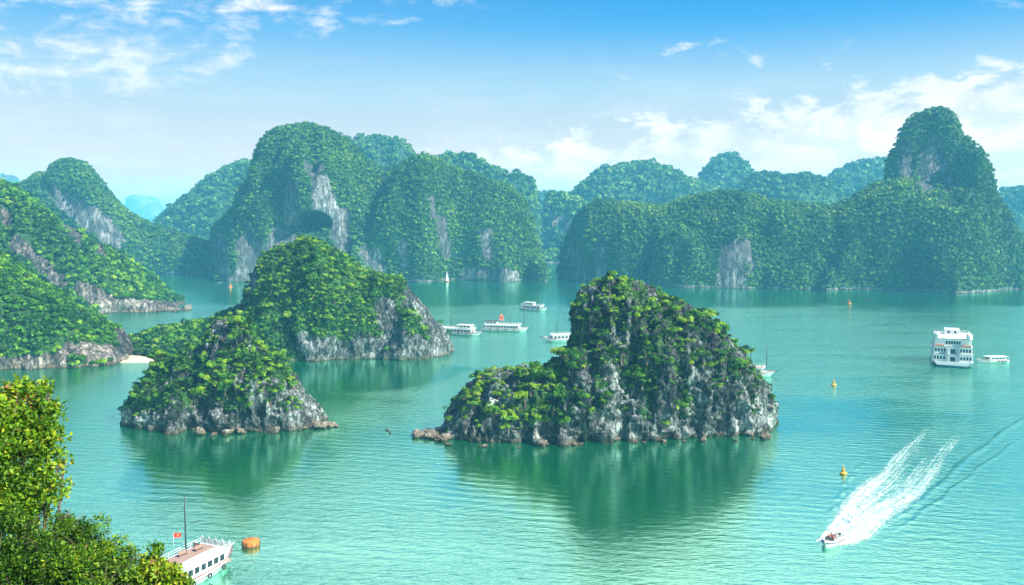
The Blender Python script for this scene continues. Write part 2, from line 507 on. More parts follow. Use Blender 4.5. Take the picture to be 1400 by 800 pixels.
    return dict(o=o, V=V, Q=Q, N=N, bvh=bvh, segs=segs, seed=seed, base=base, steep=steep, rockL=rockL, tide=tide)

def scatter(K, n, rmin, rmax, thr=0.5, fmin=-0.35, space=0.62, nfilter=None):
    """random points on the hill's face that looks towards the bay"""
    V, Q = K['V'], K['Q']
    fn = np.cross(V[Q[:, 2]] - V[Q[:, 0]], V[Q[:, 3]] - V[Q[:, 1]])
    ar = np.linalg.norm(fn, axis=1)
    fnn = fn / (ar[:, None] + 1e-9)
    c = V[Q].mean(1)
    view = np.array([0, 0, CAM_H]) - c; view /= np.linalg.norm(view, axis=1)[:, None]
    ok = ((fnn * view).sum(1) > fmin) & (c[:, 2] > 0.5)
    wgt = ar * ok
    rng = np.random.default_rng(K['seed'] + 77)
    f = rng.choice(len(Q), n, p=wgt / wgt.sum())
    ab = rng.random((n, 2, 1))
    q = V[Q[f]]
    P = (q[:, 0] * (1 - ab[:, 0]) + q[:, 1] * ab[:, 0]) * (1 - ab[:, 1]) + (q[:, 3] * (1 - ab[:, 0]) + q[:, 2] * ab[:, 0]) * ab[:, 1]
    N = fnn[f]
    rk = rockness(P, N, K['segs'], K['seed'], K['base'], K['steep'], K['rockL'], K['tide'])
    keep = rk < thr
    P, N = P[keep], N[keep]
    r = rmin * 0.7 + (rmax * 1.1 - rmin * 0.7) * rng.random(len(P)) ** 2.2
    out, grid = [], {}
    cell = rmax * 2 * space
    for i, (p, ri) in enumerate(zip(P.tolist(), r.tolist())):
        kx, ky, kz = int(p[0] // cell), int(p[1] // cell), int(p[2] // cell)
        bad = False
        for dx in (-1, 0, 1):
            for dy in (-1, 0, 1):
                for dz in (-1, 0, 1):
                    for (qq, rq) in grid.get((kx + dx, ky + dy, kz + dz), ()):
                        if (p[0] - qq[0]) ** 2 + (p[1] - qq[1]) ** 2 + (p[2] - qq[2]) ** 2 < (space * (ri + rq)) ** 2:
                            bad = True; break
                    if bad: break
                if bad: break
            if bad: break
        if not bad:
            grid.setdefault((kx, ky, kz), []).append((p, ri)); out.append(i)
    return P[out], N[out], r[out]

def crowns_np(P, N, r, nleaf, size, seed, flat=0.75, lift=0.35, sd=0.26):
    """one crown of leaf clumps per point, all in one array: returns verts, quads, tint"""
    rng = np.random.default_rng(seed)
    n = len(P)
    c = P + N * (r * 0.25)[:, None] + np.array([0, 0, 1]) * (r * lift)[:, None]
    d = rng.normal(size=(n, nleaf, 3)); d /= np.linalg.norm(d, axis=2)[..., None]
    d[..., 2] = np.where(d[..., 2] < -0.35, -d[..., 2], d[..., 2])
    ph = rng.random((n, 1, 6)) * 6.28
    lob = (np.sin(3.1 * d[..., 0] + 2 * d[..., 2] + ph[..., 0]) + np.sin(3.7 * d[..., 1] + ph[..., 1]) + np.sin(4.5 * d[..., 2] + 2.5 * d[..., 0] + ph[..., 2])) / 3
    rad = r[:, None] * (0.80 + 0.24 * lob) * (0.72 + 0.32 * rng.random((n, nleaf)))
    pos = c[:, None, :] + d * rad[..., None] * np.array([1, 1, flat])
    nn = d + 0.55 * rng.normal(size=d.shape) + np.array([0, 0, 0.25]); nn /= np.linalg.norm(nn, axis=2)[..., None]
    t = np.cross(nn, rng.normal(size=d.shape)); t /= np.linalg.norm(t, axis=2)[..., None] + 1e-6
    b = np.cross(nn, t)
    s = (size * (0.6 + 0.8 * rng.random((n, nleaf))))[..., None]
    a1 = 0.55 + 0.6 * rng.random((n, nleaf, 1))
    q = np.stack([pos - t * s, pos - b * s * a1 + nn * s * 0.15, pos + t * s, pos + b * s * a1 + nn * s * 0.15], 2)
    V = q.reshape(-1, 3)
    Q = np.arange(len(V)).reshape(-1, 4)
    tint = np.clip(0.45 + sd * rng.normal(size=(n, 1)) + 0.10 * rng.normal(size=(n, nleaf)), 0, 1).ravel()
    return V, Q, tint

def forest(name, K, n, rmin, rmax, nleaf, size, mat, label, thr=0.5, fmin=-0.3, space=0.62, flat=0.75):
    P, N, r = scatter(K, n, rmin, rmax, thr, fmin, space)
    V, Q, tint = crowns_np(P, N, r, nleaf, size, K['seed'] + 3, flat, 0.35, 0.10 if mat is M_leaf_far else 0.22)
    me = mesh_np(name, V, Q, False, None, {'tint': tint})
    o = link(name, me, mat)
    o['kind'] = 'stuff'; o['label'] = label; o['category'] = 'forest'
    print('forest', label[:40], len(P), len(Q))
    return o
# ------------------------------------------------------------------ water
def water_material():
    m, gg, out = new_mat('bay_water')
    geo = gg.n('ShaderNodeNewGeometry'); P = geo.outputs['Position']
    # broad calm and ruffled patches
    patch = gg.noise(gg.map(P, scale=(1, 0.45, 1)), 0.012, 4, 0.55, 0.4)
    w1 = gg.noise(gg.map(P, rot=(0, 0, 0.12), scale=(0.55, 1.25, 1)), 0.60, 4, 0.55, 0.25)
    w2 = gg.noise(gg.map(P, rot=(0, 0, -0.35), scale=(0.5, 1.2, 1)), 1.3, 3, 0.6, 0.2)
    wv = gg.n('ShaderNodeTexWave', wave_type='BANDS', bands_direction='Y')
    wv.inputs['Scale'].default_value = 0.085; wv.inputs['Distortion'].default_value = 5.0
    wv.inputs['Detail'].default_value = 3.0; wv.inputs['Detail Scale'].default_value = 0.6
    gg.l(gg.map(P, rot=(0, 0, 0.25), scale=(1, 1, 1)), wv.inputs['Vector'])
    # water sheltered behind the islands and along the far shore lies calmer than the open bay
    sp = gg.n('ShaderNodeSeparateXYZ'); gg.l(P, sp.inputs[0])
    def sm(x, a, b):
        nd = gg.n('ShaderNodeMapRange', interpolation_type='SMOOTHSTEP'); gg.v(x, nd.inputs[0]); nd.inputs[1].default_value = a; nd.inputs[2].default_value = b
        return nd.outputs[0]
    wob = gg.m('MULTIPLY_ADD', gg.noise(gg.map(P, scale=(1, 0.5, 1)), 0.02, 4, 0.6, 0.3), 1.6, -0.8)
    calm = sm(gg.m('ADD', sp.outputs[1], gg.m('MULTIPLY', wob, 90.0)), 560, 660)
    for cx, cy, rx, ry in ((22, 205, 46, 44), (-72, 215, 30, 36), (-70, 345, 60, 45)):
        dd = gg.m('ADD', gg.m('POWER', gg.m('DIVIDE', gg.m('SUBTRACT', sp.outputs[0], cx), rx), 2.0), gg.m('POWER', gg.m('DIVIDE', gg.m('SUBTRACT', sp.outputs[1], cy), ry), 2.0))
        calm = gg.m('MAXIMUM', calm, sm(gg.m('SUBTRACT', gg.m('ADD', 1.0, wob), dd), 0.0, 0.5))
    amp = gg.m('ADD', gg.m('MULTIPLY', gg.m('MULTIPLY', gg.m('SUBTRACT', 1.0, calm), gg.ramp(gg.noise(gg.map(P, loc=(31, 7, 0), rot=(0, 0, 0.3), scale=(0.35, 1, 1)), 0.03, 4, 0.6, 0.5), [(0.36, 0.45), (0.62, 1.15)])), gg.m('MULTIPLY_ADD', sm(sp.outputs[1], 230, 480), 3.0, 0.80)), gg.ramp(patch, [(0.36, 0.08), (0.62, 0.60)]))
    h = gg.m('ADD', gg.m('MULTIPLY', w1, 0.40), gg.m('MULTIPLY', w2, 0.14))
    h = gg.m('ADD', gg.m('MULTIPLY', h, amp), gg.m('MULTIPLY', wv.outputs['Fac'], 0.05))
    bp = gg.n('ShaderNodeBump'); bp.inputs['Strength'].default_value = 1.0; bp.inputs['Distance'].default_value = 0.36
    gg.l(h, bp.inputs['Height'])
    body = gg.n('ShaderNodeBsdfDiffuse')
    bc = gg.mix(gg.ramp(patch, [(0.35, 0.0), (0.65, 1.0)]), (0.000, 0.085, 0.026), (0.000, 0.120, 0.044))
    gg.l(bc, body.inputs['Color'])
    gl = gg.n('ShaderNodeBsdfGlossy'); gl.inputs['Roughness'].default_value = 0.13
    gl.inputs['Color'].default_value = (0.54, 1.0, 0.83, 1)
    gg.l(bp.outputs[0], gl.inputs['Normal'])
    fr = gg.n('ShaderNodeFresnel'); fr.inputs['IOR'].default_value = 2.3
    gg.l(bp.outputs[0], fr.inputs['Normal'])
    mx = gg.n('ShaderNodeMixShader')
    gg.l(gg.m('MULTIPLY_ADD', fr.outputs[0], 0.45, 0.55, clamp=True), mx.inputs[0]); gg.l(body.outputs[0], mx.inputs[1]); gg.l(gl.outputs[0], mx.inputs[2])
    gg.l(mx.outputs[0], out.inputs[0])
    return m
wm = bpy.data.meshes.new('water')
wm.from_pydata([(-14000, -1500, 0), (14000, -1500, 0), (14000, 16000, 0), (-14000, 16000, 0)], [], [(0, 1, 2, 3)])
struct(link('water', wm, water_material()), 'rippled turquoise sea water filling the bay', 'water')

# ------------------------------------------------------------------ hills and islands
def L_(sil, Y, W, B=None, **k): return dict(sil=sil, Y=Y, W=W, B=B or W, **k)
HI = []
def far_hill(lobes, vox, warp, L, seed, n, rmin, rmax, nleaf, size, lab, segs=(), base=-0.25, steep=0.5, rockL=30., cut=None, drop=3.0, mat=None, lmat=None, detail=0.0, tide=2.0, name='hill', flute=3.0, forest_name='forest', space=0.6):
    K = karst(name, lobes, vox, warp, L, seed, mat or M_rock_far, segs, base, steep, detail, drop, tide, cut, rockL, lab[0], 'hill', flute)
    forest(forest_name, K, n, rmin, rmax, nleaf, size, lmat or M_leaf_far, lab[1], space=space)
    return K

# ghost islands far out, mostly bare pale rock: haze whitening put into their colour
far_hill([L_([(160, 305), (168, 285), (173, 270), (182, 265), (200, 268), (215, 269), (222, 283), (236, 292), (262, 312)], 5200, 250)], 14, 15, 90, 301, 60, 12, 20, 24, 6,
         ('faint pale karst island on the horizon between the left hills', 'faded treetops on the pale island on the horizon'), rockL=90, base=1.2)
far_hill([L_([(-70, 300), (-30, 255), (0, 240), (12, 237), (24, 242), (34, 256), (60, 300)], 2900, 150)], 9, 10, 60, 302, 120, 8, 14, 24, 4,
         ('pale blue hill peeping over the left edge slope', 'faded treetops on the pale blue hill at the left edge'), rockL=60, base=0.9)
# hills beyond the main ones
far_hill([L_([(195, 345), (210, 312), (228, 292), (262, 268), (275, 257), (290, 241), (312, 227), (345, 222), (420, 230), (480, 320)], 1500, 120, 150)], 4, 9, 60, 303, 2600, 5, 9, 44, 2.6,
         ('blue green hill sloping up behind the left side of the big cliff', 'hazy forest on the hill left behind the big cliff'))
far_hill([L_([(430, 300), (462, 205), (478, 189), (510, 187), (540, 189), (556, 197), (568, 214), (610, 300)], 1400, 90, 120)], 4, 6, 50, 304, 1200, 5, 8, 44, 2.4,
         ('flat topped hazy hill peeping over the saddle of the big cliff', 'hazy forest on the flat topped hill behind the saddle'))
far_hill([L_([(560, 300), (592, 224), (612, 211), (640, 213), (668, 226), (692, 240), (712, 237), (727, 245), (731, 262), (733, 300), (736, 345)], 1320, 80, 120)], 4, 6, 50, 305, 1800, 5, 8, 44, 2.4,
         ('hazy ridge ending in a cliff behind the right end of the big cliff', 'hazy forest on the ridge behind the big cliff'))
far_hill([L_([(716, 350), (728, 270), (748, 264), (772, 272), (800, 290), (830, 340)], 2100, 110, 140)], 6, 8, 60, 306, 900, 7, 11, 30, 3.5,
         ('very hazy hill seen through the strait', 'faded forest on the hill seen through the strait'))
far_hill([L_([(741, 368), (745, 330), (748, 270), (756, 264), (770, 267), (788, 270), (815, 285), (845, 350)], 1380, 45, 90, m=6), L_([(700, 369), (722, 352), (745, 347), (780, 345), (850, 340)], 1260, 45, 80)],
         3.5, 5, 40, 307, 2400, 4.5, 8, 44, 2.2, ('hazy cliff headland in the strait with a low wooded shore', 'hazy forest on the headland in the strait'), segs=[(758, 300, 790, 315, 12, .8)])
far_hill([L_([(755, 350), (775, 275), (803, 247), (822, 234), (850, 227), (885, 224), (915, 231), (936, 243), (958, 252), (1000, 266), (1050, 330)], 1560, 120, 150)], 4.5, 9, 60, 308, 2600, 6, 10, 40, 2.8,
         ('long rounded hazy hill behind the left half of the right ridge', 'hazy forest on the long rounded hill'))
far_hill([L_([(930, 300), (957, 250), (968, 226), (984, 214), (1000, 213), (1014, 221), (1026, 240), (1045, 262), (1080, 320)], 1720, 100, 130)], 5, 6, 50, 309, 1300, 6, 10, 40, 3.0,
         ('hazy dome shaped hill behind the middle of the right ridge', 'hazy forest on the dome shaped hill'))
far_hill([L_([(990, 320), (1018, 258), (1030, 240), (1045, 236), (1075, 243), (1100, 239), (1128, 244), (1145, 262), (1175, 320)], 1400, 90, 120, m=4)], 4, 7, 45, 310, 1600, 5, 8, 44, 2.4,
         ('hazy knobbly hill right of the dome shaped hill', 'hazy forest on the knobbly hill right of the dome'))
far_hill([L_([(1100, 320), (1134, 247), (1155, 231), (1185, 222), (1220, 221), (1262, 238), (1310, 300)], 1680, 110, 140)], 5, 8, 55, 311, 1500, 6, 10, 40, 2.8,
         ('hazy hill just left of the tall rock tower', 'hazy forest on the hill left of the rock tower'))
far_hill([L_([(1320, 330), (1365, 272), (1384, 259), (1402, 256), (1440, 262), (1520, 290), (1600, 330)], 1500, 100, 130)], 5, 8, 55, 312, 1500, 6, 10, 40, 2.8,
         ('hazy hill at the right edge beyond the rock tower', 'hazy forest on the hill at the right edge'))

# hill with pale cliffs on the left
KC = far_hill([L_([(-200, 300), (-60, 262), (0, 262), (22, 246), (45, 236), (62, 238), (68, 224), (82, 218), (98, 217), (118, 224), (133, 240), (150, 262), (170, 281), (200, 303), (240, 319), (270, 326), (300, 336), (330, 362), (345, 374)], 1045, 70, 110, m=2.4, tp=5)],
         2.8, 12, 50, 313, 14000, 1.9, 4.0, 46, 1.15, ('green dome hill with white cliffs behind the left shore', 'forest on the dome hill with white cliffs'),
         segs=[(84, 276, 104, 290, 10), (108, 288, 122, 304, 10), (136, 304, 156, 330, 13), (70, 262, 130, 290, 10, .7)], rockL=22)

# main cliff with the cave
cave = at(425, 305, 868)
KF = far_hill([L_([(283, 374), (292, 350), (300, 312), (310, 290), (325, 255), (338, 236), (345, 208), (352, 191), (365, 179), (385, 171), (410, 166), (435, 169), (460, 180), (485, 201), (505, 218), (522, 234), (560, 268), (600, 320), (640, 374)], 950, 88, 110, m=3.2, tp=3),
               L_([(470, 376), (488, 300), (508, 243), (530, 233), (550, 223), (575, 210), (592, 214), (612, 223), (640, 231), (665, 241), (690, 249), (705, 257), (718, 272), (728, 312), (735, 350), (739, 378)], 925, 70, 100, m=3.0, tp=4),
               L_([(590, 386), (625, 352), (660, 338), (700, 334), (722, 340), (738, 352), (745, 370), (747, 386)], 880, 30, 60, tp=4)],
         2.2, 15, 48, 314, 34000, 1.6, 3.7, 36, 1.0, ('massive cliff hill with a cave mouth across the bay', 'forest clinging to the massive cliff hill'),
         segs=[(430, 235, 446, 285, 16, .9), (400, 262, 402, 300, 12), (455, 300, 470, 335, 16), (385, 325, 400, 330, 12, .8), (338, 335, 342, 376, 15), (365, 352, 392, 352, 14), (602, 300, 610, 345, 6, .9), (664, 320, 668, 350, 6), (640, 372, 700, 378, 9, .9), (590, 268, 592, 296, 4),
               (500, 345, 520, 375, 10, .75), (550, 330, 552, 360, 6, .8), (300, 330, 305, 372, 8, .8)], cut=[((cave.x, cave.y - 4, cave.z), (22, 60, 14))], rockL=18, steep=0.55)

# right ridge with the tower
yl = [(740, 935), (800, 915), (950, 860), (1200, 825), (1400, 790), (1500, 770)]
KI = far_hill([L_([(757, 384), (763, 352), (774, 327), (790, 296), (804, 280), (820, 272), (850, 276), (900, 280), (930, 271), (965, 263), (990, 259), (1012, 263), (1040, 273), (1090, 277), (1140, 281), (1165, 270), (1190, 254), (1225, 243), (1290, 250), (1345, 270), (1382, 315), (1402, 365), (1418, 405)], yl, 74, 110, m=2.6, tp=7),
               L_([(1202, 320), (1216, 262), (1222, 235), (1225, 207), (1240, 189), (1247, 166), (1262, 151), (1285, 144), (1304, 148), (1317, 166), (1325, 196), (1335, 226), (1348, 252), (1362, 276), (1378, 310), (1398, 380)], 842, 48, 70, m=3.6, tp=3),
               L_([(1380, 408), (1420, 350), (1500, 300), (1600, 330), (1650, 400)], 900, 60, 90)],
         2.2, 12, 46, 315, 36000, 1.6, 3.6, 34, 0.95, ('long wooded ridge with a tall rock tower at its right end', 'forest covering the long ridge and the rock tower'),
         segs=[(1005, 342, 1006, 388, 19), (1276, 200, 1264, 258, 13), (1236, 205, 1240, 235, 9, .9), (1290, 225, 1296, 262, 7, .8), (820, 325, 823, 384, 6), (786, 345, 798, 382, 9, .85), (770, 360, 775, 380, 6, .8)], rockL=18, steep=0.55)

# left shore, upper slope then the nearer lower slope
KB = far_hill([L_([(-300, 120), (-100, 200), (0, 247), (30, 257), (50, 270), (80, 297), (130, 332), (170, 354), (205, 377), (235, 405), (252, 416), (266, 425)], 625, 58, 80, m=1.9, tp=7)],
         1.8, 5, 28, 316, 14000, 1.4, 3.4, 80, 0.75, ('green slope with grey scree running down to a rocky point', 'dense shrubs and trees on the upper left slope'),
         segs=[(22, 332, 84, 386, 9), (88, 300, 108, 332, 8, .9), (110, 396, 168, 418, 10), (150, 414, 262, 420, 7), (0, 290, 10, 300, 8, .8), (130, 330, 140, 345, 7, .8)], rockL=12, steep=0.3, drop=2, mat=M_rock_mid, lmat=M_leaf_mass, detail=1.0, flute=1.6, tide=1.5, space=0.55)
KA = far_hill([L_([(-300, 210), (-150, 270), (-60, 315), (0, 350), (60, 391), (110, 423), (155, 452), (172, 470), (182, 486)], 395, 40, 60, m=1.9, tp=8)],
         1.2, 3, 18, 317, 13000, 1.0, 2.5, 90, 0.45, ('bright green near left slope above a pale rock shore', 'bright dense shrubs on the near left slope'),
         segs=[(-20, 500, 90, 492, 10), (92, 482, 170, 482, 13), (165, 458, 180, 488, 10)], rockL=8, steep=0.2, drop=1.5, mat=M_rock_mid, lmat=M_leaf_mass, detail=0.9, flute=1.2, tide=1.2, space=0.55)
KJ = far_hill([L_([(160, 492), (182, 468), (205, 455), (240, 448), (285, 440), (318, 424), (350, 408), (380, 400), (420, 440), (450, 480)], 405, 30, 45, m=2.2, tp=6)],
         1.2, 2.5, 18, 318, 6000, 1.0, 2.4, 90, 0.45, ('low wooded neck of land behind the beach', 'shrubs on the low neck behind the beach'),
         rockL=8, steep=0.0, base=-0.5, drop=1.5, mat=M_rock_mid, lmat=M_leaf_mass, detail=0.6, flute=1.2, tide=0.5, space=0.55)

KK = karst('island', [L_([(315, 450), (332, 425), (343, 398), (352, 368), (365, 351), (385, 338), (410, 329), (430, 331), (455, 343), (480, 361), (500, 376), (530, 379), (550, 388), (560, 398), (575, 415), (590, 433), (604, 443), (615, 462), (624, 492)], 403, 29, 34, m=3.2, tp=3)],
           0.8, 2.6, 14, 319, M_rock_near, [(352, 494, 352, 462, 16), (375, 488, 520, 488, 24), (528, 425, 540, 480, 15), (560, 405, 618, 480, 17), (545, 470, 610, 485, 18), (350, 360, 345, 392, 7, .9), (385, 335, 372, 345, 6, .9)],
           0.0, 0.25, 0.9, 1.2, 1.2, None, 6.0, 'steep island with dense trees above a grey cliff in the middle distance', 'island', 1.2)
KL = karst('island', [L_([(174, 592), (176, 556), (188, 534), (205, 513), (222, 496), (245, 488), (272, 484), (286, 462), (300, 442), (320, 434), (337, 444), (347, 472), (362, 490), (385, 496), (400, 518), (408, 540), (425, 548), (436, 566), (442, 590)], 262, 15, 18, m=3.4, tp=3)],
           0.42, 1.5, 8, 320, M_rock_near, [(262, 482, 300, 478, 11), (296, 446, 322, 468, 14), (180, 580, 420, 580, 24), (405, 530, 430, 570, 18), (240, 505, 260, 520, 9), (370, 525, 380, 545, 9)],
           0.55, 0.3, 1.0, 0.6, 1.5, None, 4.0, 'small rocky island with bright shrubs nearest on the left', 'island', 0.7)
KM = karst('island', [L_([(770, 606), (778, 505), (788, 455), (791, 424), (794, 403), (806, 394), (830, 386), (853, 386), (880, 397), (905, 407), (935, 423), (960, 439), (985, 458), (1000, 477), (1018, 495), (1030, 515), (1045, 535), (1056, 552), (1058, 575), (1052, 606)], 257, 18, 20, m=3.6, tp=3.2),
                      L_([(606, 612), (611, 582), (622, 556), (645, 530), (670, 516), (700, 512), (740, 509), (765, 495), (790, 475), (830, 470), (870, 500), (900, 606)], 248, 13, 16, m=3.2, tp=3)],
           0.42, 1.7, 8, 321, M_rock_near, [(600, 600, 1060, 590, 34)], 0.72, 0.25, 1.1, 0.3, 1.5, None, 4.0, 'tall dark limestone island dotted with shrubs in the centre', 'island', 0.7)
# ------------------------------------------------------------------ individual shrubs and trees
def tube(V, F, pts, rads, k=6):
    """append a tapered tube along pts to vertex and face lists"""
    base = len(V)
    prev = None
    for i, (p, r) in enumerate(zip(pts, rads)):
        p = Vector(p)
        d = (Vector(pts[min(i + 1, len(pts) - 1)]) - Vector(pts[max(i - 1, 0)])).normalized()
        a = d.cross(Vector((0.31, 0.93, 0.17))).normalized(); b = d.cross(a)
        for j in range(k):
            t = 2 * math.pi * j / k
            V.append(tuple(p + (a * math.cos(t) + b * math.sin(t)) * r))
    for i in range(len(pts) - 1):
        for j in range(k):
            j2 = (j + 1) % k
            F.append((base + i * k + j, base + i * k + j2, base + (i + 1) * k + j2, base + (i + 1) * k + j))
    F.append(tuple(base + (len(pts) - 1) * k + j for j in range(k)))

def plain_mesh(name, V, F, smooth=False):
    me = bpy.data.meshes.new(name); me.from_pydata(V, [], F); me.update()
    if smooth: me.polygons.foreach_set('use_smooth', np.ones(len(me.polygons), bool))
    return me

def crown_variant(i, nl=520, size=0.085, flat=0.72):
    """crown of unit radius built from a few leafy lobes round branch tips, with its trunk and limbs"""
    rnd = random.Random(100 + i)
    lobes, V, F = [], [], []
    nlobe = rnd.randint(6, 9)
    fork = Vector((rnd.uniform(-.1, .1), rnd.uniform(-.1, .1), -0.05))
    tube(V, F, [(0, 0, -1.0), (fork.x * .5, fork.y * .5, -0.5), fork], [0.085, 0.06, 0.05])
    for k in range(nlobe):
        a = 6.283 * k / nlobe + rnd.uniform(-.4, .4)
        rr = rnd.uniform(0.25, 0.68) if k else 0.05
        c = Vector((rr * math.cos(a), rr * math.sin(a), rnd.uniform(0.0, 0.42) if k else 0.5))
        lobes.append((c, rnd.uniform(0.30, 0.48)))
        mid = fork.lerp(c, 0.55) + Vector((0, 0, 0.04))
        tube(V, F, [fork, mid, c], [0.04, 0.026, 0.01], 5)
    P = np.array([c[:] for c, _ in lobes]); r = np.array([q for _, q in lobes])
    v, q, tint = crowns_np(P, np.zeros_like(P), r, int(nl / nlobe * 1.0), size, 500 + i, flat, 0.0)
    return plain_mesh('trunk', V, F, True), mesh_np('crown', v, q, False, None, {'tint': tint})
VAR = [crown_variant(i, 1100, 0.062) for i in range(6)]

def plant(variant, P, r, kind, label, cat, group, lean=None, mat=None):
    """Empty at the foot, trunk and crown as its two parts; meshes are shared between copies"""
    tr, cr = VAR[variant]
    root = bpy.data.objects.new(kind, None); COL.objects.link(root)
    root.empty_display_size = 0.3
    rz = random.uniform(0, 6.28)
    root.location = P
    root.rotation_euler = (random.uniform(-.18, .18) + (lean[1] * -0.35 if lean else 0), random.uniform(-.18, .18) + (lean[0] * 0.35 if lean else 0), rz)
    root.rotation_mode = 'XYZ'
    root['label'] = label; root['category'] = cat; root['group'] = group
    t = link('trunk', tr, M_bark, root); c = link('crown', cr, mat or M_leaf_near, root)
    for o in (t, c):
        o.scale = (r, r, r * random.uniform(0.75, 1.35)); o.location = (0, 0, r * 0.62)
    return root

def hit(K, px, py):
    d = ray(px, py).normalized()
    res = K['bvh'].ray_cast(Vector((0, 0, CAM_H)), d)
    return res[0], res[1]

def patch_plants(K, patches, kind, label, cat, group, dmin=1.0):
    n = 0; placed = []
    for (px, py, r) in patches:
        m = 1 if r < 11 else (2 if r < 16 else 3)
        for k in range(m):
            a = 6.283 * k / m + random.uniform(-.7, .7)
            off = 0 if m == 1 else r * 0.52
            p, nrm = hit(K, px + off * math.cos(a), py + off * math.sin(a) * 0.8)
            if p is None: p, nrm = hit(K, px, py + r * 0.6)
            if p is None: continue
            mpp = p.y / FPX
            rr = (1.16 if K is KM else 1.0) * r * mpp * (1.05 if m == 1 else (0.80 if m == 2 else 0.70)) * random.uniform(0.72, 1.22)
            q = p + nrm * rr * 0.10 - Vector((0, 0, rr * 0.42))
            plant(random.randrange(6), q, rr, kind, label, cat, group, (nrm.x, nrm.y))
            placed.append((q, rr)); n += 1
    print(kind, n)
    return placed

PM = [(845,390,17),(828,396,9),(847,413,10),(792,412,13),(800,428,8),(820,425,8),(821,442,9),(823,458,9),(887,424,18),(911,417,17),(925,424,13),(903,432,12),(868,432,10),(951,432,14),(948,447,16),(978,451,18),(966,436,12),(992,447,12),(990,462,10),
      (917,458,13),(925,474,12),(883,470,14),(868,451,9),(843,485,14),(845,498,9),(777,489,19),(792,506,15),(765,500,11),(819,474,9),(887,500,20),(908,500,13),(872,523,20),(853,513,13),(893,535,11),(885,545,8),(953,493,17),(968,500,12),(991,489,16),(1001,508,17),(1020,512,15),
      (1010,498,15),(1005,470,10),(1033,520,9),(1056,546,8),(1029,566,9),(1024,560,6),(932,555,13),(945,552,8),(830,543,12),(823,550,7),(804,564,11),(785,546,15),(787,558,11),(758,538,20),(766,520,13),(732,519,17),(754,519,16),(745,510,11),(758,568,17),(773,578,10),(745,580,10),(720,538,16),(712,545,12),(720,572,16),(712,588,9),(686,572,15),(690,588,10),(698,560,10),(682,545,9),
      (660,526,17),(641,557,16),(632,550,10),(626,562,10),(652,553,13),(648,540,12),(674,523,9),(617,575,7),(888,572,6),(910,580,5),(860,560,6),(1012,540,6),(985,530,6),(940,470,7),(836,410,7),(980,436,9),(1018,486,9),(855,455,6),(712,515,8)]
patch_plants(KM, PM, 'shrub', 'bright green shrub rooted in the dark limestone of the tall centre island', 'shrub', 'shrubs on the tall centre island')
PL = [(224,490,21),(242,486,14),(284,497,17),(329,456,20),(344,460,15),(321,437,11),(310,497,18),(332,497,20),(359,490,20),(377,490,15),(385,509,15),(362,512,19),(310,524,18),(284,527,20),(261,535,18),(269,546,14),(302,539,16),(336,554,15),(332,535,13),(370,531,17),(392,535,15),(377,550,12),
      (205,505,14),(197,520,15),(216,520,14),(194,542,15),(183,540,10),(216,542,12),(239,535,13),(235,554,9),(184,556,9),(400,550,10),(355,471,13),(272,512,13),(250,505,12),(345,520,12),(350,480,14),(300,512,10),(408,552,7),(225,506,10),(262,480,9),(186,570,7),(340,440,9),(395,520,9)]
patch_plants(KL, PL, 'shrub', 'bright green shrub on the small rocky island nearest on the left', 'shrub', 'shrubs on the small left island')

def face_plants(K, n, rmin, rmax, cap, kind, label, cat, group, thr=0.5, space=0.6):
    P, N, r = scatter(K, n, rmin, rmax, thr, 0.0, space)
    o = np.argsort(-r)
    o = [i for i in o if proj(P[i])[0] < 590 and P[i][2] > 5]
    for i in o[:cap]:
        rr = float(r[i]); nrm = Vector(N[i])
        plant(random.randrange(6), Vector(P[i]) + nrm * rr * 0.15 - Vector((0, 0, rr * 0.35)), rr, kind, label, cat, group, (nrm.x, nrm.y))
    print(kind, min(cap, len(o)), len(o))
    return len(o)
random.seed(21)
face_plants(KK, 2500, 1.3, 3.0, 150, 'tree', 'leafy green tree on the steep middle island above the grey cliff', 'tree', 'trees on the middle island', 0.5, 0.48)
forest('undergrowth', KK, 9000, 0.9, 2.0, 90, 0.30, M_leaf_mass, 'low shrubs and creepers between the trees of the middle island', thr=0.55, space=0.5)
forest('undergrowth', KM, 6000, 0.35, 1.3, 70, 0.17, M_leaf_mass, 'tufts and creepers in the cracks of the tall centre island', thr=0.70, space=0.6)
forest('undergrowth', KL, 4000, 0.35, 1.2, 70, 0.17, M_leaf_mass, 'tufts and creepers on the small rocky left island', thr=0.70, space=0.6)

# ------------------------------------------------------------------ boulders and beaches
M_boulder = rock_material('shore_stone', 2.2, 0.04, dark=(0.05, 0.045, 0.035), light=(0.42, 0.37, 0.29), warm=(0.34, 0.28, 0.20))
def boulder_mesh(i):
    import bmesh
    bm = bmesh.new(); bmesh.ops.create_icosphere(bm, subdivisions=4, radius=1)
    V = np.array([v.co[:] for v in bm.verts]); p = V.T
    k = 1 + 0.45 * fbm(p, 1.1, 3, 900 + i) + 0.22 * ridged(p, 0.5, 2, 950 + i)
    rnd = np.random.default_rng(i)
    for _ in range(7):          # broken, faceted sides
        nrm = rnd.normal(size=3); nrm /= np.linalg.norm(nrm)
        d = V @ nrm - 0.62
        V = V - np.where(d > 0, d, 0)[:, None] * nrm * 0.85
    V = V * k[:, None]
    for v, c in zip(bm.verts, V): v.co = c
    me = bpy.data.meshes.new('boulder'); bm.to_mesh(me); bm.free()
    me.polygons.foreach_set('use_smooth', np.ones(len(me.polygons), bool))
    return me
BM = [boulder_mesh(i) for i in range(5)]
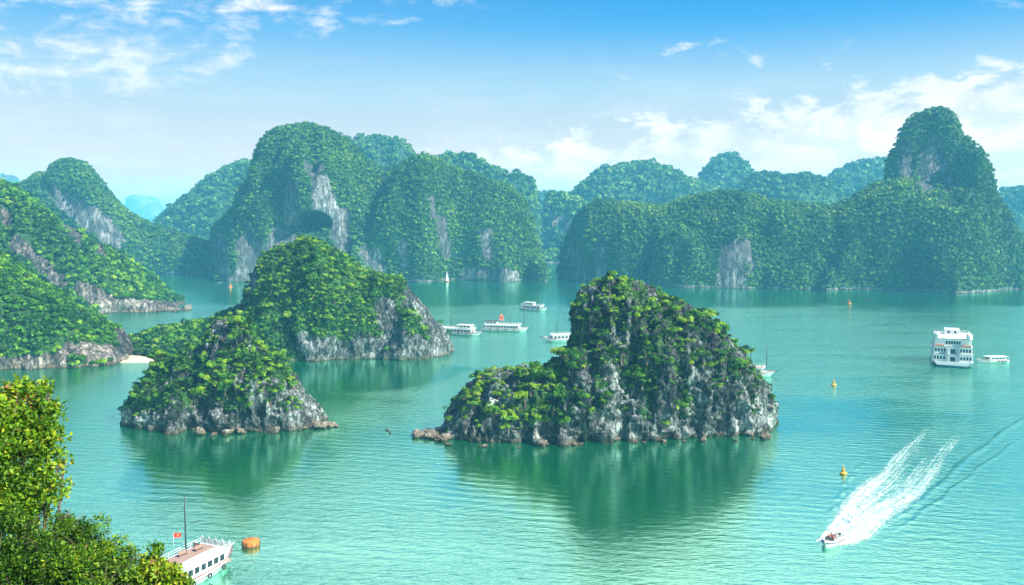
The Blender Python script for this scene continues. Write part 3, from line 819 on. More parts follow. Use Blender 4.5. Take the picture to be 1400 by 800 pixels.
def boulders(line, n, smin, smax, spread, label, group, seed, zk=0.25):
    rnd = random.Random(seed)
    for i in range(n):
        t = rnd.random() * (len(line) - 1); k = int(t); f = t - k
        px = line[k][0] * (1 - f) + line[k + 1][0] * f; py = line[k][1] * (1 - f) + line[k + 1][1] * f
        p = ground(px + rnd.gauss(0, spread), py + rnd.gauss(0, spread * 0.35))
        s = smin + (smax - smin) * rnd.random() ** 2
        o = link('boulder', BM[rnd.randrange(5)], M_boulder, label=label, category='boulder', group=group)
        o.location = (p.x, p.y, s * zk); o.scale = (s * rnd.uniform(.8, 1.4), s * rnd.uniform(.8, 1.2), s * rnd.uniform(.55, .9))
        o.rotation_euler = (rnd.uniform(-.3, .3), rnd.uniform(-.3, .3), rnd.uniform(0, 6.3))
boulders([(568, 596), (585, 596), (600, 598), (615, 604)], 34, 0.6, 1.7, 3.5, 'brown boulder in the low pile off the left tip of the centre island', 'boulders off the left tip of the centre island', 1, 0.5)
boulders([(600, 608), (700, 612), (800, 607), (930, 604), (1050, 600)], 15, 0.5, 1.3, 2.0, 'dark tide stained boulder at the foot of the centre island', 'boulders at the foot of the centre island', 2)
boulders([(1046, 596), (1053, 599)], 4, 0.6, 1.2, 1.5, 'boulder at the right foot of the centre island', 'boulders at the right foot of the centre island', 3)
boulders([(405, 586), (430, 584), (452, 584), (462, 585)], 26, 0.5, 1.7, 2.5, 'pale boulder in the spit off the right end of the small left island', 'boulders off the small left island', 4, 0.4)
boulders([(180, 578), (230, 590), (300, 595), (360, 592), (400, 588)], 13, 0.6, 1.7, 2.5, 'boulder at the foot of the small left island', 'boulders at the foot of the small left island', 5)
boulders([(0, 505), (60, 502), (120, 497), (168, 492)], 40, 0.7, 2.2, 4.0, 'pale rock along the shore of the near left slope', 'rocks on the near left shore', 6)
boulders([(160, 422), (200, 424), (235, 425), (262, 424)], 30, 1.0, 2.6, 3.0, 'rock on the point below the grey scree slope', 'rocks on the left point', 7)
boulders([(526, 585), (537, 595), (555, 594)], 3, 0.35, 0.55, 0.5, 'small stone just breaking the water left of the centre island', 'stones awash left of the centre island', 8)

M_sand = principled('sand', (0.52, 0.40, 0.27), 0.95, noise=0.25, nscale=0.6)
def beach(px0, px1, py_front, depth, h, name, label, bulge=1.0):
    V, F = [], []
    n = 24; m = 6
    for i in range(n + 1):
        t = i / n
        f = ground(px0 + (px1 - px0) * t, py_front)
        w = math.sin(math.pi * t) ** 0.5 * depth
        for j in range(m + 1):
            s = j / m
            y = f.y - w * 0.35 * bulge + w * 1.35 * s
            z = -0.25 + (h + 0.25) * s ** 0.8 * math.sin(math.pi * t) ** 0.4 + 0.08 * math.sin(i * 1.7 + j)
            V.append((f.x * y / f.y, y, z))
    for i in range(n):
        for j in range(m):
            a = i * (m + 1) + j
            F.append((a, a + m + 1, a + m + 2, a + 1))
    struct(link(name, plain_mesh(name, V, F, True), M_sand), label, 'beach')
beach(150, 212, 495, 9, 1.4, 'beach', 'small pale sandy beach below the wooded neck')
beach(297, 316, 374.5, 14, 1.5, 'beach', 'thin strip of pale sand at the foot of the big cliff hill')

# ------------------------------------------------------------------ foreground hillside, tree and bushes
def fore_hill():
    xs = np.linspace(-110, 90, 70); ys = np.linspace(-25, 118, 60)
    X, Y = np.meshgrid(xs, ys, indexing='ij')
    Z = 47 - 0.58 * np.maximum(Y, -10) - 0.06 * np.maximum(X, 0) + 1.2 * vnoise(X / 9, Y / 9, X * 0, 3)
    Z = np.where(Y > 88, Z - (Y - 88) * 0.5, Z)
    V = np.stack([X, Y, Z], -1).reshape(-1, 3)
    i = np.arange(69)[:, None] * 60 + np.arange(59)[None]
    Q = np.stack([i, i + 60, i + 61, i + 1], -1).reshape(-1, 4)
    me = mesh_np('hill', V, Q, True, {'veg': np.ones(len(V))})
    struct(link('hill', me, M_rock_near), 'steep hillside below the viewpoint', 'hill')
fore_hill()
def ghz(x, y): return 47 - 0.58 * max(y, -10) - 0.06 * max(x, 0)

def leafy(name, lobes, foot, nleaf, leaf, mat, label, cat, seed, inner=0.35, trunk_r=0.16, twigs=60, aspect=0.5, tint0=0.5):
    """lobes: (px, py, radius px, distance). Real leaves on twigs round the limbs of one plant."""
    rng = np.random.default_rng(seed); rnd = random.Random(seed)
    root = bpy.data.objects.new(name, None); COL.objects.link(root); root.location = foot
    root['label'] = label; root['category'] = cat
    F0 = Vector(foot)
    C = [(at(px, py, Y) - F0, r * Y / FPX) for px, py, r, Y in lobes]
    V, F = [], []
    cen = sum((c for c, _ in C), Vector()) / len(C)
    fork = Vector((cen.x * 0.7, cen.y * 0.7, max(0.5, min(c.z for c, _ in C) * 0.75)))
    tube(V, F, [(0, 0, -0.3), (fork.x * .4, fork.y * .5, fork.z * .5), fork], [trunk_r * 1.3, trunk_r, trunk_r * .8], 10)
    TV, TF = [], []
    for c, r in C:
        mid = fork.lerp(c, 0.5) + Vector((rnd.uniform(-.2, .2), rnd.uniform(-.2, .2), rnd.uniform(0, .25)))
        tube(V, F, [fork, mid, c], [trunk_r * .5, trunk_r * .3, trunk_r * .14], 7)
        for k in range(max(3, int(twigs * r * r / sum(q * q for _, q in C)))):
            d = Vector((rnd.gauss(0, 1), rnd.gauss(0, 1), rnd.gauss(0, 1) + .3)).normalized()
            e = c + d * r * rnd.uniform(.7, 1.08)
            m_ = c.lerp(e, 0.5) + Vector((rnd.uniform(-.1, .1), rnd.uniform(-.1, .1), rnd.uniform(-.02, .1))) * r
            tube(TV, TF, [c, m_, e], [0.018, 0.011, 0.004], 4)
    link('trunk', plain_mesh('trunk', V, F, True), M_bark, root)
    link('twigs', plain_mesh('twigs', TV, TF), M_bark, root)
    # clusters of leaves
    rr = np.array([r for _, r in C]); w = rr ** 2 / (rr ** 2).sum()
    cc = np.array([c[:] for c, _ in C])
    ncl = nleaf // 9
    # every lobe breaks up into smaller sprays with dark gaps between them
    SC, SR = [], []
    for c_, r_ in zip(cc, rr):
        for _ in range(max(4, int(11 * (r_ / rr.mean()) ** 2))):
            dd = rng.normal(size=3); dd[2] += 0.25; dd /= np.linalg.norm(dd)
            SC.append(c_ + dd * r_ * rng.uniform(0.55, 0.95)); SR.append(r_ * rng.uniform(0.20, 0.42))
    cc, rr = np.array(SC), np.array(SR); w = rr ** 2 / (rr ** 2).sum()
    k = rng.choice(len(cc), ncl, p=w)
    d = rng.normal(size=(ncl, 3)); d /= np.linalg.norm(d, axis=1)[:, None]
    lump = 1 + 0.22 * fbm((cc[k] + d * rr[k, None]).T, 0.45, 2, seed)
    rad = rr[k] * np.where(rng.random(ncl) < inner, rng.random(ncl) ** 0.5, 0.80 + 0.3 * rng.random(ncl)) * lump
    cl = cc[k] + d * rad[:, None]
    cd = d * 0.8 + np.array([0, 0, 0.55]) + 0.45 * rng.normal(size=d.shape); cd /= np.linalg.norm(cd, axis=1)[:, None]
    L = 9
    ld = cd[:, None] * 0.55 + rng.normal(size=(ncl, L, 3)) * 0.62; ld /= np.linalg.norm(ld, axis=2)[..., None]
    base = cl[:, None] + rng.normal(size=(ncl, L, 3)) * leaf * 0.55
    s = leaf * (0.6 + 0.7 * rng.random((ncl, L, 1)))
    nn = cd[:, None] + 0.6 * rng.normal(size=(ncl, L, 3)); side = np.cross(ld, nn); side /= np.linalg.norm(side, axis=2)[..., None] + 1e-6
    up = np.cross(side, ld)
    tip = base + ld * s; mid = base + ld * s * 0.48
    q = np.stack([base, mid + side * s * aspect * .5 + up * s * .10, tip - up * s * 0.08, mid - side * s * aspect * .5 + up * s * .10], 2).reshape(-1, 3)
    Q = np.arange(len(q)).reshape(-1, 4)
    tint = np.clip(tint0 + 0.14 * rng.normal(size=(ncl, 1)) + 0.13 * rng.normal(size=(ncl, L)), 0, 1).ravel()
    link('crown', mesh_np('crown', q, Q, False, None, {'tint': tint}), mat, root)

def foot(px, Y, dx=0.0):
    x = (px - 700) / FPX * Y + dx
    return (x, Y, ghz(x, Y) - 0.2)
leafy('tree', [(45, 555, 36, 25), (20, 560, 34, 24.5), (62, 545, 24, 25.3), (30, 590, 46, 25), (52, 600, 34, 25), (10, 625, 50, 24.5), (48, 635, 36, 24.6), (78, 642, 20, 24.8), (20, 675, 50, 24), (60, 668, 30, 24.3), (88, 632, 12, 25), (-40, 600, 60, 24), (-30, 680, 60, 24), (66, 528, 12, 25.4), (38, 705, 30, 24)],
      foot(-10, 25), 24000, 0.155, M_leaf_front, 'tall tree with bright yellow green leaves at the left edge', 'tree', 41, 0.45, 0.17, 150, 0.55, 0.56)
leafy('shrub', [(30, 735, 42, 21), (75, 730, 34, 21.5), (100, 722, 26, 22), (60, 770, 46, 20.5), (115, 752, 38, 21), (150, 765, 34, 21), (100, 790, 46, 20), (170, 790, 36, 20.5), (0, 780, 50, 20), (140, 810, 50, 20), (92, 705, 17, 22), (185, 765, 20, 21), (200, 800, 26, 20.6), (40, 830, 60, 20)],
      foot(70, 20.5), 44000, 0.095, M_leaf_front, 'wide twiggy bush with olive and brownish small leaves below the tall tree', 'bush', 42, 0.4, 0.10, 420, 0.42, 0.37)
leafy('shrub', [(205, 772, 16, 18.4), (222, 785, 18, 18), (240, 792, 15, 18), (200, 800, 22, 18), (232, 812, 24, 18), (214, 752, 9, 18.4), (254, 800, 9, 18)],
      foot(225, 18), 9000, 0.10, M_leaf_front, 'small light green leafy shrub in front of the moored tour boat', 'bush', 43, 0.4, 0.05, 60, 0.5, 0.58)
# ------------------------------------------------------------------ boats
M_white = principled('white_paint', (0.62, 0.62, 0.60), 0.35, noise=0.18, nscale=0.7)
M_cream = principled('cream_paint', (0.58, 0.56, 0.50), 0.5, noise=0.18, nscale=0.9)
M_red = principled('red_brown_trim', (0.20, 0.030, 0.022), 0.45, noise=0.15, nscale=2)
M_dark = principled('dark_hull_stripe', (0.035, 0.04, 0.05), 0.5)
M_glass = principled('cabin_glass', (0.02, 0.03, 0.035), 0.08)
M_deck = principled('teak_deck', (0.27, 0.175, 0.135), 0.75, noise=0.3, nscale=1.5)
M_mast = principled('tarred_mast', (0.025, 0.022, 0.022), 0.6)
M_rope = principled('rope', (0.09, 0.08, 0.07), 0.9)
M_flag = principled('flag_red', (0.62, 0.015, 0.012), 0.7)
M_star = principled('flag_yellow', (0.80, 0.58, 0.02), 0.7)
M_orange = principled('orange_paint', (0.50, 0.15, 0.015), 0.55, noise=0.35, nscale=1.6)
M_rust = principled('rusty_underside', (0.16, 0.055, 0.015), 0.85, noise=0.4, nscale=3)
M_yellow = principled('buoy_yellow', (0.70, 0.36, 0.03), 0.5, noise=0.25, nscale=2)
M_tyre = principled('tyre_rubber', (0.02, 0.02, 0.02), 0.8)
M_metal = principled('grey_metal', (0.35, 0.36, 0.36), 0.4, 0.6)
M_canvas = principled('canvas_grey', (0.30, 0.32, 0.33), 0.9)

def box_g(V, F, x0, x1, y0, y1, z0, z1, bev=0.0):
    b = len(V)
    V += [(x, y, z) for x in (x0, x1) for y in (y0, y1) for z in (z0, z1)]
    F += [tuple(b + i for i in f) for f in ((0, 1, 3, 2), (4, 6, 7, 5), (0, 4, 5, 1), (2, 3, 7, 6), (0, 2, 6, 4), (1, 5, 7, 3))]
def boxes(name, L, mat, parent, bev=0.0):
    V, F = [], []
    for b in L: box_g(V, F, *b)
    me = plain_mesh(name, V, F)
    o = link(name, me, mat, parent)
    if bev:
        import bmesh
        bm = bmesh.new(); bm.from_mesh(me)
        bmesh.ops.bevel(bm, geom=bm.edges[:], offset=bev, segments=2, affect='EDGES', profile=0.6)
        bm.to_mesh(me); bm.free()
    return o
def tubes(name, L, mat, parent, k=6):
    V, F = [], []
    for pts, rad in L: tube(V, F, pts, rad if isinstance(rad, (list, tuple)) else [rad] * len(pts), k)
    return link(name, plain_mesh(name, V, F, True), mat, parent)
def lathe(name, prof, mat, parent, n=28, smooth=True):
    V, F = [], []
    for r, z in prof:
        for j in range(n): V.append((r * math.cos(6.28318 * j / n), r * math.sin(6.28318 * j / n), z))
    for i in range(len(prof) - 1):
        for j in range(n):
            F.append((i * n + j, i * n + (j + 1) % n, (i + 1) * n + (j + 1) % n, (i + 1) * n + j))
    F.append(tuple(range(n))[::-1]); F.append(tuple((len(prof) - 1) * n + j for j in range(n)))
    me = plain_mesh(name, V, F)
    if smooth:
        me.polygons.foreach_set('use_smooth', np.array([len(p.vertices) == 4 for p in me.polygons]))
        me.set_sharp_from_angle(angle=R(40))
    return link(name, me, mat, parent)
def empty(name, loc, rz, label, cat, group=None):
    o = bpy.data.objects.new(name, None); COL.objects.link(o)
    o.location = loc; o.rotation_euler = (0, 0, rz); o['label'] = label; o['category'] = cat
    if group: o['group'] = group
    return o

def hull_shape(L, Wd, sheer, bow_rise, full=2.6, stern=0.86, draft=0.7, tipw=0.05):
    def half(t):
        if t < 0.12: return Wd / 2 * (stern + (1 - stern) * (t / 0.12))
        if t < 0.55: return Wd / 2
        return Wd / 2 * max(tipw, 1 - ((t - 0.55) / 0.45) ** full * (1 - tipw))
    def top(t): return sheer + bow_rise * max(0, (t - 0.5) / 0.5) ** 2 + 0.25 * max(0, (0.2 - t) / 0.2) ** 2
    return half, top
def hull(L, Wd, sheer, bow_rise, mat, parent, stripe=True, name='hull', rake=0.10, **k):
    half, top = hull_shape(L, Wd, sheer, bow_rise, **k)
    n = 28
    rows = [(0.0, 0.0), (0.45, 0.02), (0.78, 0.25), (0.93, 0.55), (1.0, 0.8), (1.03, 1.0)]
    V, F = [], []
    def pt(t, s, a, f):
        b, z = half(t), top(t)
        zz = -0.6 + (z + 0.6) * f
        # raked bow: lower rows stop short
        x = -L / 2 + L * t * (1 - rake * (1 - f) * t ** 3)
        return (x, s * a * b, zz)
    ring = []
    for i in range(n + 1):
        t = i / n
        pts = [pt(t, 1, a, f) for a, f in rows[::-1]] + [pt(t, -1, a, f) for a, f in rows[1:]]
        # bulwark turns in and down to the deck
        b, z = half(t), top(t)
        x = -L / 2 + L * t
        pts += [(x * 0.995, -(b * 1.03 - 0.10 if b > .2 else b * .5), z - 0.0), (x * 0.995, -(b * 1.03 - 0.11 if b > .2 else b * .5), z - 0.35), (x * 0.995, (b * 1.03 - 0.11 if b > .2 else b * .5), z - 0.35), (x * 0.995, (b * 1.03 - 0.10 if b > .2 else b * .5), z - 0.0)]
        ring.append(len(pts)); V += pts
    m = ring[0]
    for i in range(n):
        for j in range(m):
            a, b = i * m + j, i * m + (j + 1) % m
            F.append((a, b, b + m, a + m))
    F.append(tuple(range(m))[::-1]); F.append(tuple(n * m + j for j in range(m)))
    me = plain_mesh(name, V, F, True); me.set_sharp_from_angle(angle=R(35))
    o = link(name, me, mat, parent)
    def band(nm, f, th, out, mt):
        tb = []
        for s in (1, -1):
            pts = []
            for i in range(n + 1):
                t = i / n
                a = np.interp(f, [r[1] for r in rows], [r[0] for r in rows])
                p = pt(t, s, a, f); pts.append((p[0], p[1] + s * out * 0.3, p[2]))
            tb.append((pts, th))
        return tubes(nm, tb, mt, o, 6)
    if stripe:
        band('rub_rail', 0.985, 0.09, 0.03, M_red)
        band('stripe', 0.66, 0.085, 0.03, M_dark)
    return o, half, top

def cabin(parent, x0, x1, wd, z0, h, nwin, mat=M_white, wh=0.95, ww=None, front=2, name='cabin', wz=0.55):
    c = boxes(name, [(x0, x1, -wd / 2, wd / 2, z0, z0 + h)], mat, parent, 0.10)
    pitch = (x1 - x0 - 0.8) / nwin
    ww = ww or pitch * 0.72
    fr = plain_mesh('window', [], [])
    V, F = [], []
    box_g(V, F, -ww / 2, ww / 2, -0.02, 0.02, 0, wh)
    gm = plain_mesh('window', V, F); gm.materials.append(M_glass)
    for s in (-1, 1):
        for i in range(nwin):
            o = link('window', gm, None, c)
            o.location = (x0 + 0.4 + pitch * (i + 0.5), s * (wd / 2 + 0.004), z0 + wz)
    for i in range(front):
        for xx in (x0, x1):
            o = link('window', gm, None, c)
            o.rotation_euler = (0, 0, R(90)); o.location = (xx + (0.004 if xx == x1 else -0.004), (i - (front - 1) / 2) * wd / (front + 0.4), z0 + wz)
    return c

def railing(parent, loop, z, h=0.9, r=0.03, step=1.1, mat=M_white, closed=True):
    L = []
    pts = [Vector((x, y, z)) for x, y in loop] + ([Vector((*loop[0], z))] if closed else [])
    for a, b in zip(pts[:-1], pts[1:]):
        for hh in (h, h * 0.55): L.append(([a + Vector((0, 0, hh)), b + Vector((0, 0, hh))], r))
        n = max(1, int((b - a).length / step))
        for i in range(n): 
            p = a.lerp(b, i / n); L.append(([p, p + Vector((0, 0, h))], r))
    return tubes('railing', L, mat, parent, 5)

def flag(parent, x, y, z, h=1.6, w=1.0, ang=0.0, star=True):
    p = tubes('flagpole', [([(x, y, z), (x, y, z + h + 0.7)], 0.03)], M_metal, parent, 6)
    n = 10; V, F = [], []
    for i in range(n + 1):
        u = i / n
        for j in (0, 1):
            yy = 0.12 * math.sin(u * 6.0) * u
            V.append((x - u * w * math.cos(ang) - yy * math.sin(ang), y + yy * math.cos(ang) - u * w * math.sin(ang), z + h + (j - 1) * 0.66 * w + 0.62 - u * 0.15))
    F = [(2 * i, 2 * i + 2, 2 * i + 3, 2 * i + 1) for i in range(n)]
    f = link('flag', plain_mesh('flag', V, F, True), M_flag, parent)
    if star:
        c = Vector((x - .5 * w * math.cos(ang), y - .5 * w * math.sin(ang), z + h + 0.62 - 0.33 * w - 0.07))
        for sgn in (1, -1):
            sv = []
            for q in range(10):
                rr = (0.20 if q % 2 == 0 else 0.08) * w
                a = R(90) + q * R(36)
                sv.append((c.x + rr * math.cos(a) * math.cos(ang) - sgn * 0.03 * math.sin(ang), c.y + rr * math.cos(a) * math.sin(ang) + 0.03 * sgn + 0.02, c.z + rr * math.sin(a)))
            link('star', plain_mesh('star', sv, [tuple(range(10))]), M_star, f)
    return f

def mast(parent, x, y, z, h, r=0.10, boom=None, mat=M_mast):
    m = tubes('mast', [([(x, y, z), (x, y, z + h * .6), (x + 0.02, y, z + h)], [r, r * .8, r * .45])], mat, parent, 8)
    st = [([(x, y, z + h * .95), (x - h * .55, y + .6, z + .1)], 0.015), ([(x, y, z + h * .95), (x + h * .5, y - .3, z + .1)], 0.015)]
    tubes('stay', st, M_rope, m, 4)
    if boom: tubes('boom', [([(x, y, z + boom[1]), (x + boom[0], y + boom[2], z + boom[1] - .1)], 0.05)], mat, m, 6)
    return m

def tour_boat(px, py, hdg, L, Wd, label, o_):
    g0 = ground(px, py)
    root = empty('tour_boat', (g0.x, g0.y, 0), R(hdg), label, 'boat', 'tour boats moored in the bay')
    h, half, top = hull(L, Wd, 1.45, 0.8, M_white, root)
    boxes('deck', [(-L * .47, L * .36, -Wd * .44, Wd * .44, 1.05, 1.14)], M_deck, root)
    cx0, cx1 = -L * .40, L * .30
    cabin(root, cx0, cx1, Wd * .78, 1.14, 2.0, o_.get('nwin', 9), wh=0.9)
    rf = boxes('roof', [(cx0 - .9, cx1 + .6, -Wd * .45, Wd * .45, 3.14, 3.28)], M_white, root, 0.04)
    if o_.get('deckcol'): boxes('sundeck', [(cx0 - .5, cx1 + .2, -Wd * .40, Wd * .40, 3.28, 3.32)], M_deck, root)
    railing(root, [(cx0 - .7, -Wd * .42), (cx1 + .4, -Wd * .42), (cx1 + .4, Wd * .42), (cx0 - .7, Wd * .42)], 3.30, 0.85, 0.035)
    w0, w1 = o_.get('wheel', (-.36, -.12))
    wh = cabin(root, L * w0, L * w1, Wd * .55, 3.32, 1.8, 3, name='wheelhouse', wh=0.8, front=1)
    boxes('canopy', [(L * w0 - 1.2, L * w1 + .5, -Wd * .36, Wd * .36, 5.12, 5.22)], o_.get('canopy', M_white), root, 0.03)
    for mx, mh in o_.get('masts', [(.05, 8)]): mast(root, L * mx, 0, 3.3, mh, 0.17)
    # anchor gear and fenders hung over the bow
    tubes('bowsprit', [([(L * .46, 0, 2.0), (L * .56, 0, 2.3)], [0.16, 0.10]), ([(L * .47, -.5, 1.5), (L * .53, 0, 1.9), (L * .47, .5, 1.5)], 0.09)], M_mast, root)
    ty = None
    V, F = [], []
    for i in range(12):
        pass
    for i in range(4):
        a = link('fender', TORUS, None, root); t = .2 + .17 * i
        a.location = (-L / 2 + L * t, -(half(t) * 1.03 + .12), 0.9); a.rotation_euler = (R(90), 0, 0)
    if o_.get('flag'): flag(root, L * o_['flag'], 0, 5.2, 1.7, 1.6)
    if o_.get('sail'):
        V = [(L * -.02, 0, 5.4), (L * -.14, 0, 5.6), (L * -.12, .2, 8.6), (L * -.06, .15, 9.2)]
        V2 = [(a, b + .06, c) for a, b, c in V]
        link('furled_sail', plain_mesh('furled_sail', V + V2, [(0, 1, 2, 3), (7, 6, 5, 4), (0, 4, 5, 1), (1, 5, 6, 2), (2, 6, 7, 3), (3, 7, 4, 0)]), M_sail, root)
    return root
M_boot = principled('boot_stripe', (0.02, 0.10, 0.11), 0.6)
M_sail = principled('faded_sail', (0.62, 0.22, 0.12), 0.9)
def torus_mesh(Rr=0.36, r=0.13, n=18, k=8):
    V, F = [], []
    for i in range(n):
        a = 6.28318 * i / n
        for j in range(k):
            b = 6.28318 * j / k
            V.append(((Rr + r * math.cos(b)) * math.cos(a), (Rr + r * math.cos(b)) * math.sin(a), r * math.sin(b)))
    for i in range(n):
        for j in range(k):
            F.append((i * k + j, ((i + 1) % n) * k + j, ((i + 1) % n) * k + (j + 1) % k, i * k + (j + 1) % k))
    me = plain_mesh('fender', V, F, True); me.materials.append(M_tyre); return me
TORUS = torus_mesh()

tour_boat(628, 457, -24, 27, 6.4, 'white tour boat half hidden behind the cliff end of the middle island', dict(nwin=9, wheel=(.02, .28), masts=[(-.18, 9)]))
tour_boat(691, 452, -12, 26, 6.2, 'white tour boat with an orange furled sail, in the middle of the moored row', dict(nwin=11, wheel=(-.42, -.16), masts=[(.10, 6.5), (.40, 9)], sail=True, canopy=M_mast, flag=-.05))
tour_boat(730, 424, -30, 20, 6.0, 'white two masted tour boat moored farthest out beyond the others', dict(nwin=6, wheel=(-.30, .02), masts=[(.12, 9), (.30, 7)], deckcol=True))
tour_boat(775, 466, 188, 25, 6.2, 'white tour boat with its stern hidden behind the tall centre island', dict(nwin=9, wheel=(-.35, -.15), masts=[(.20, 7)]))
tour_boat(1018, 512, -25, 23, 6.2, 'two masted tour boat peeping out behind the right end of the centre island', dict(nwin=7, wheel=(-.25, .0), masts=[(.10, 7), (.36, 8)], deckcol=True))

def near_boat():
    hd = math.atan2(.92, .385)
    L, Wd = 25.0, 6.6
    root = empty('tour_boat', (-54.7, 141.4, 0), hd, 'large white tour boat with red trim and a tall black mast behind the foreground bushes', 'boat')
    h, half, top = hull(L, Wd, 1.75, 0.75, M_white, root, full=3.4, tipw=0.10)
    boxes('deck', [(-L * .47, L * .38, -Wd * .45, Wd * .45, 1.36, 1.44)], M_deck, root)
    x0, x1 = -L * .42, L * .33
    cabin(root, x0, x1, Wd * .84, 1.44, 2.15, 12, wh=1.05, front=3, wz=0.62)
    boxes('roof', [(x0 - .5, x1 + .55, -Wd * .49, Wd * .49, 3.60, 3.74)], M_white, root, 0.04)
    # louvred white awning frames over the starboard side of the roof
    sl = []
    for i in range(26):
        xx = x0 + 1.2 + i * (x1 - x0 - 1.6) / 26
        sl.append((xx, xx + 0.26, -Wd * .46, -Wd * .14, 3.95 + 0.01 * (i % 2), 4.0 + 0.01 * (i % 2)))
    sl.append((x0 + 1, x1 - .3, -Wd * .46 - .03, -Wd * .46 + .03, 3.745, 4.03)); sl.append((x0 + 1, x1 - .3, -Wd * .14 - .03, -Wd * .14 + .03, 3.745, 4.03))
    boxes('awning', sl, M_cream, root)
    boxes('sundeck', [(-1.5, x1 + .1, -Wd * .10, Wd * .44, 3.742, 3.79)], M_deck, root)
    boxes('stern_roof', [(x0 + .5, -2.6, -Wd * .10, Wd * .44, 3.742, 4.25)], M_white, root, 0.08)
    railing(root, [(x0, -Wd * .475), (x1 + .4, -Wd * .475), (x1 + .4, Wd * .475), (x0, Wd * .475)], 3.74, 0.9, 0.035, 1.2)
    # picket like crest at the front of the roof
    V, F = [], []
    for i in range(9):
        y = -Wd * .45 + i * Wd * .9 / 8
        box_g(V, F, x1 + .42, x1 + .50, y - .26, y + .26, 3.74, 4.35 + (0.38 if i % 2 == 0 else 0.0))
        b = len(V); V += [(x1 + .42, y - .26, 4.35 + (0.38 if i % 2 == 0 else 0)), (x1 + .50, y - .26, 4.35 + (0.38 if i % 2 == 0 else 0)), (x1 + .50, y + .26, 4.35 + (0.38 if i % 2 == 0 else 0)), (x1 + .42, y + .26, 4.35 + (0.38 if i % 2 == 0 else 0)), (x1 + .46, y, 4.85 + (0.38 if i % 2 == 0 else 0))]
        F += [(b, b + 1, b + 4), (b + 1, b + 2, b + 4), (b + 2, b + 3, b + 4), (b + 3, b, b + 4)]
    link('crest', plain_mesh('crest', V, F), M_white, root)
    mast(root, x1 - 4.2, Wd * .34, 3.79, 10.2, 0.15, (3.6, 4.6, -.2))
    flag(root, 1.0, 1.9, 3.8, 3.8, 1.15, 2.4)
    for x, y, rz in ((x1 - 2.5, .9, 0), (x1 - 5.6, 1.6, 0), (x1 - 1.6, 2.0, 1.57)):
        b = boxes('bench', [(-.9, .9, -.2, .2, .38, .44), (-.85, -.75, -.16, .16, 0, .38), (.75, .85, -.16, .16, 0, .38), (-.9, .9, .16, .22, .44, .85)], M_deck, root)
        b.location = (x, y, 3.79); b.rotation_euler = (0, 0, rz)
    boxes('vent_box', [(-4.4, -3.7, -.2, .5, 4.25, 4.9)], M_orange, root, 0.05)
    for i in range(5):
        t = .18 + .15 * i
        a = link('fender', TORUS, None, root); a.location = (-L / 2 + L * t, -(half(t) * 1.03 + .12), 0.95); a.rotation_euler = (R(90), 0, 0)
    tubes('bowsprit', [([(L * .47, 0, 2.3), (L * .54, 0, 2.6)], [0.12, 0.07])], M_white, root)
    return root
near_boat()

def cruise_ship():
    g0 = ground(1299, 503)
    root = empty('cruise_ship', (g0.x * 1.05, g0.y * 1.05, 0), R(66), 'big white three decked cruise ship seen end on near the right edge', 'ship')
    L, Wd = 36.0, 14.6
    hl, h2, _t = hull(L, Wd * .96, 2.3, 0.8, M_white, root, False, full=2.2, stern=0.92, draft=1)
    tb = []
    for s in (-1, 1): tb.append(([(-L / 2 + L * t, s * (h2(t) * .96 + .05), .25) for t in np.linspace(0, .96, 16)], .42))
    tb.append(([(-L / 2 - .1, -h2(0) * .9, .3), (-L / 2 - .1, h2(0) * .9, .3)], .5))
    tubes('boot_stripe', tb, M_boot, hl)
    z = 2.0
    for d in range(3):
        x0, x1 = -L * .47 + d * .5, L * .34 - d * 2.0
        w = Wd - d * .5
        lv = boxes('deck_level', [(x0, x1, -w / 2, w / 2, z + .12, z + 3.0)], M_white, root, 0.08)
        boxes('deck_slab', [(x0 - .6, x1 + 1.0, -w / 2 - .35, w / 2 + .35, z, z + .12)], M_cream, root)
        V, F = [], []; box_g(V, F, -.03, .03, -.36, .36, 0, 1.25); gm = plain_mesh('window', V, F); gm.materials.append(M_glass)
        ys = [s * (w / 2 - 0.8 - k * 1.12) for s in (-1, 1) for k in range(4)] if d != 2 else [(-2.4 + k * .95) for k in range(6)]
        for y in ys:
            o = link('window', gm, None, lv); o.location = (x0 - .004, y, z + .95)
        for s in (-1, 1):
            for k in range(12):
                o = link('window', gm, None, lv); o.rotation_euler = (0, 0, R(90)); o.location = (x0 + 1.4 + k * (x1 - x0 - 2.4) / 12, s * (w / 2 + .004), z + .95)
        if d < 2:
            dr = boxes('doorway', [(-.04, .04, -.9, .9, 0, 1.7)], M_glass, lv); dr.location = (x0 - .006, 0, z + .35)
        z += 3.12
    for s in (-1, 1):
        boxes('stair_tower', [(-L * .47 - .55, -L * .47 + .45, s * 2.2 - .45, s * 2.2 + .45, 2.12, 7.6)], M_canvas, root)
    boxes('roof_terrace', [(-L * .47 + .8, L * .20, -Wd * .5 + .6, Wd * .5 - .6, z, z + .14)], M_cream, root)
    railing(root, [(-L * .46, -Wd * .45), (L * .18, -Wd * .45), (L * .18, Wd * .45), (-L * .46, Wd * .45)], z + .14, 1.0, 0.05, 1.4)
    for s in (-1, 1):
        t_ = lathe('turret', [(1.15, 0), (1.15, 1.4), (1.3, 1.45), (1.0, 1.9), (0.12, 2.6), (0.05, 3.0)], M_white, root, 16); t_.location = (-L * .44, s * Wd * .40, z + .14)
        for k in range(3):
            p = boxes('planter', [(-.35, .35, -.5, .5, 0, .5)], M_orange, root); p.location = (-L * .465 - .1, s * (3.9 + k * 1.1), 8.4)
    mast(root, -L * .40, 0, z + .14, 4.6, 0.22, mat=M_white)
    cabin(root, -L * .05, L * .12, Wd * .4, z + .14, 2.2, 4, name='wheelhouse')
    return root
cruise_ship()

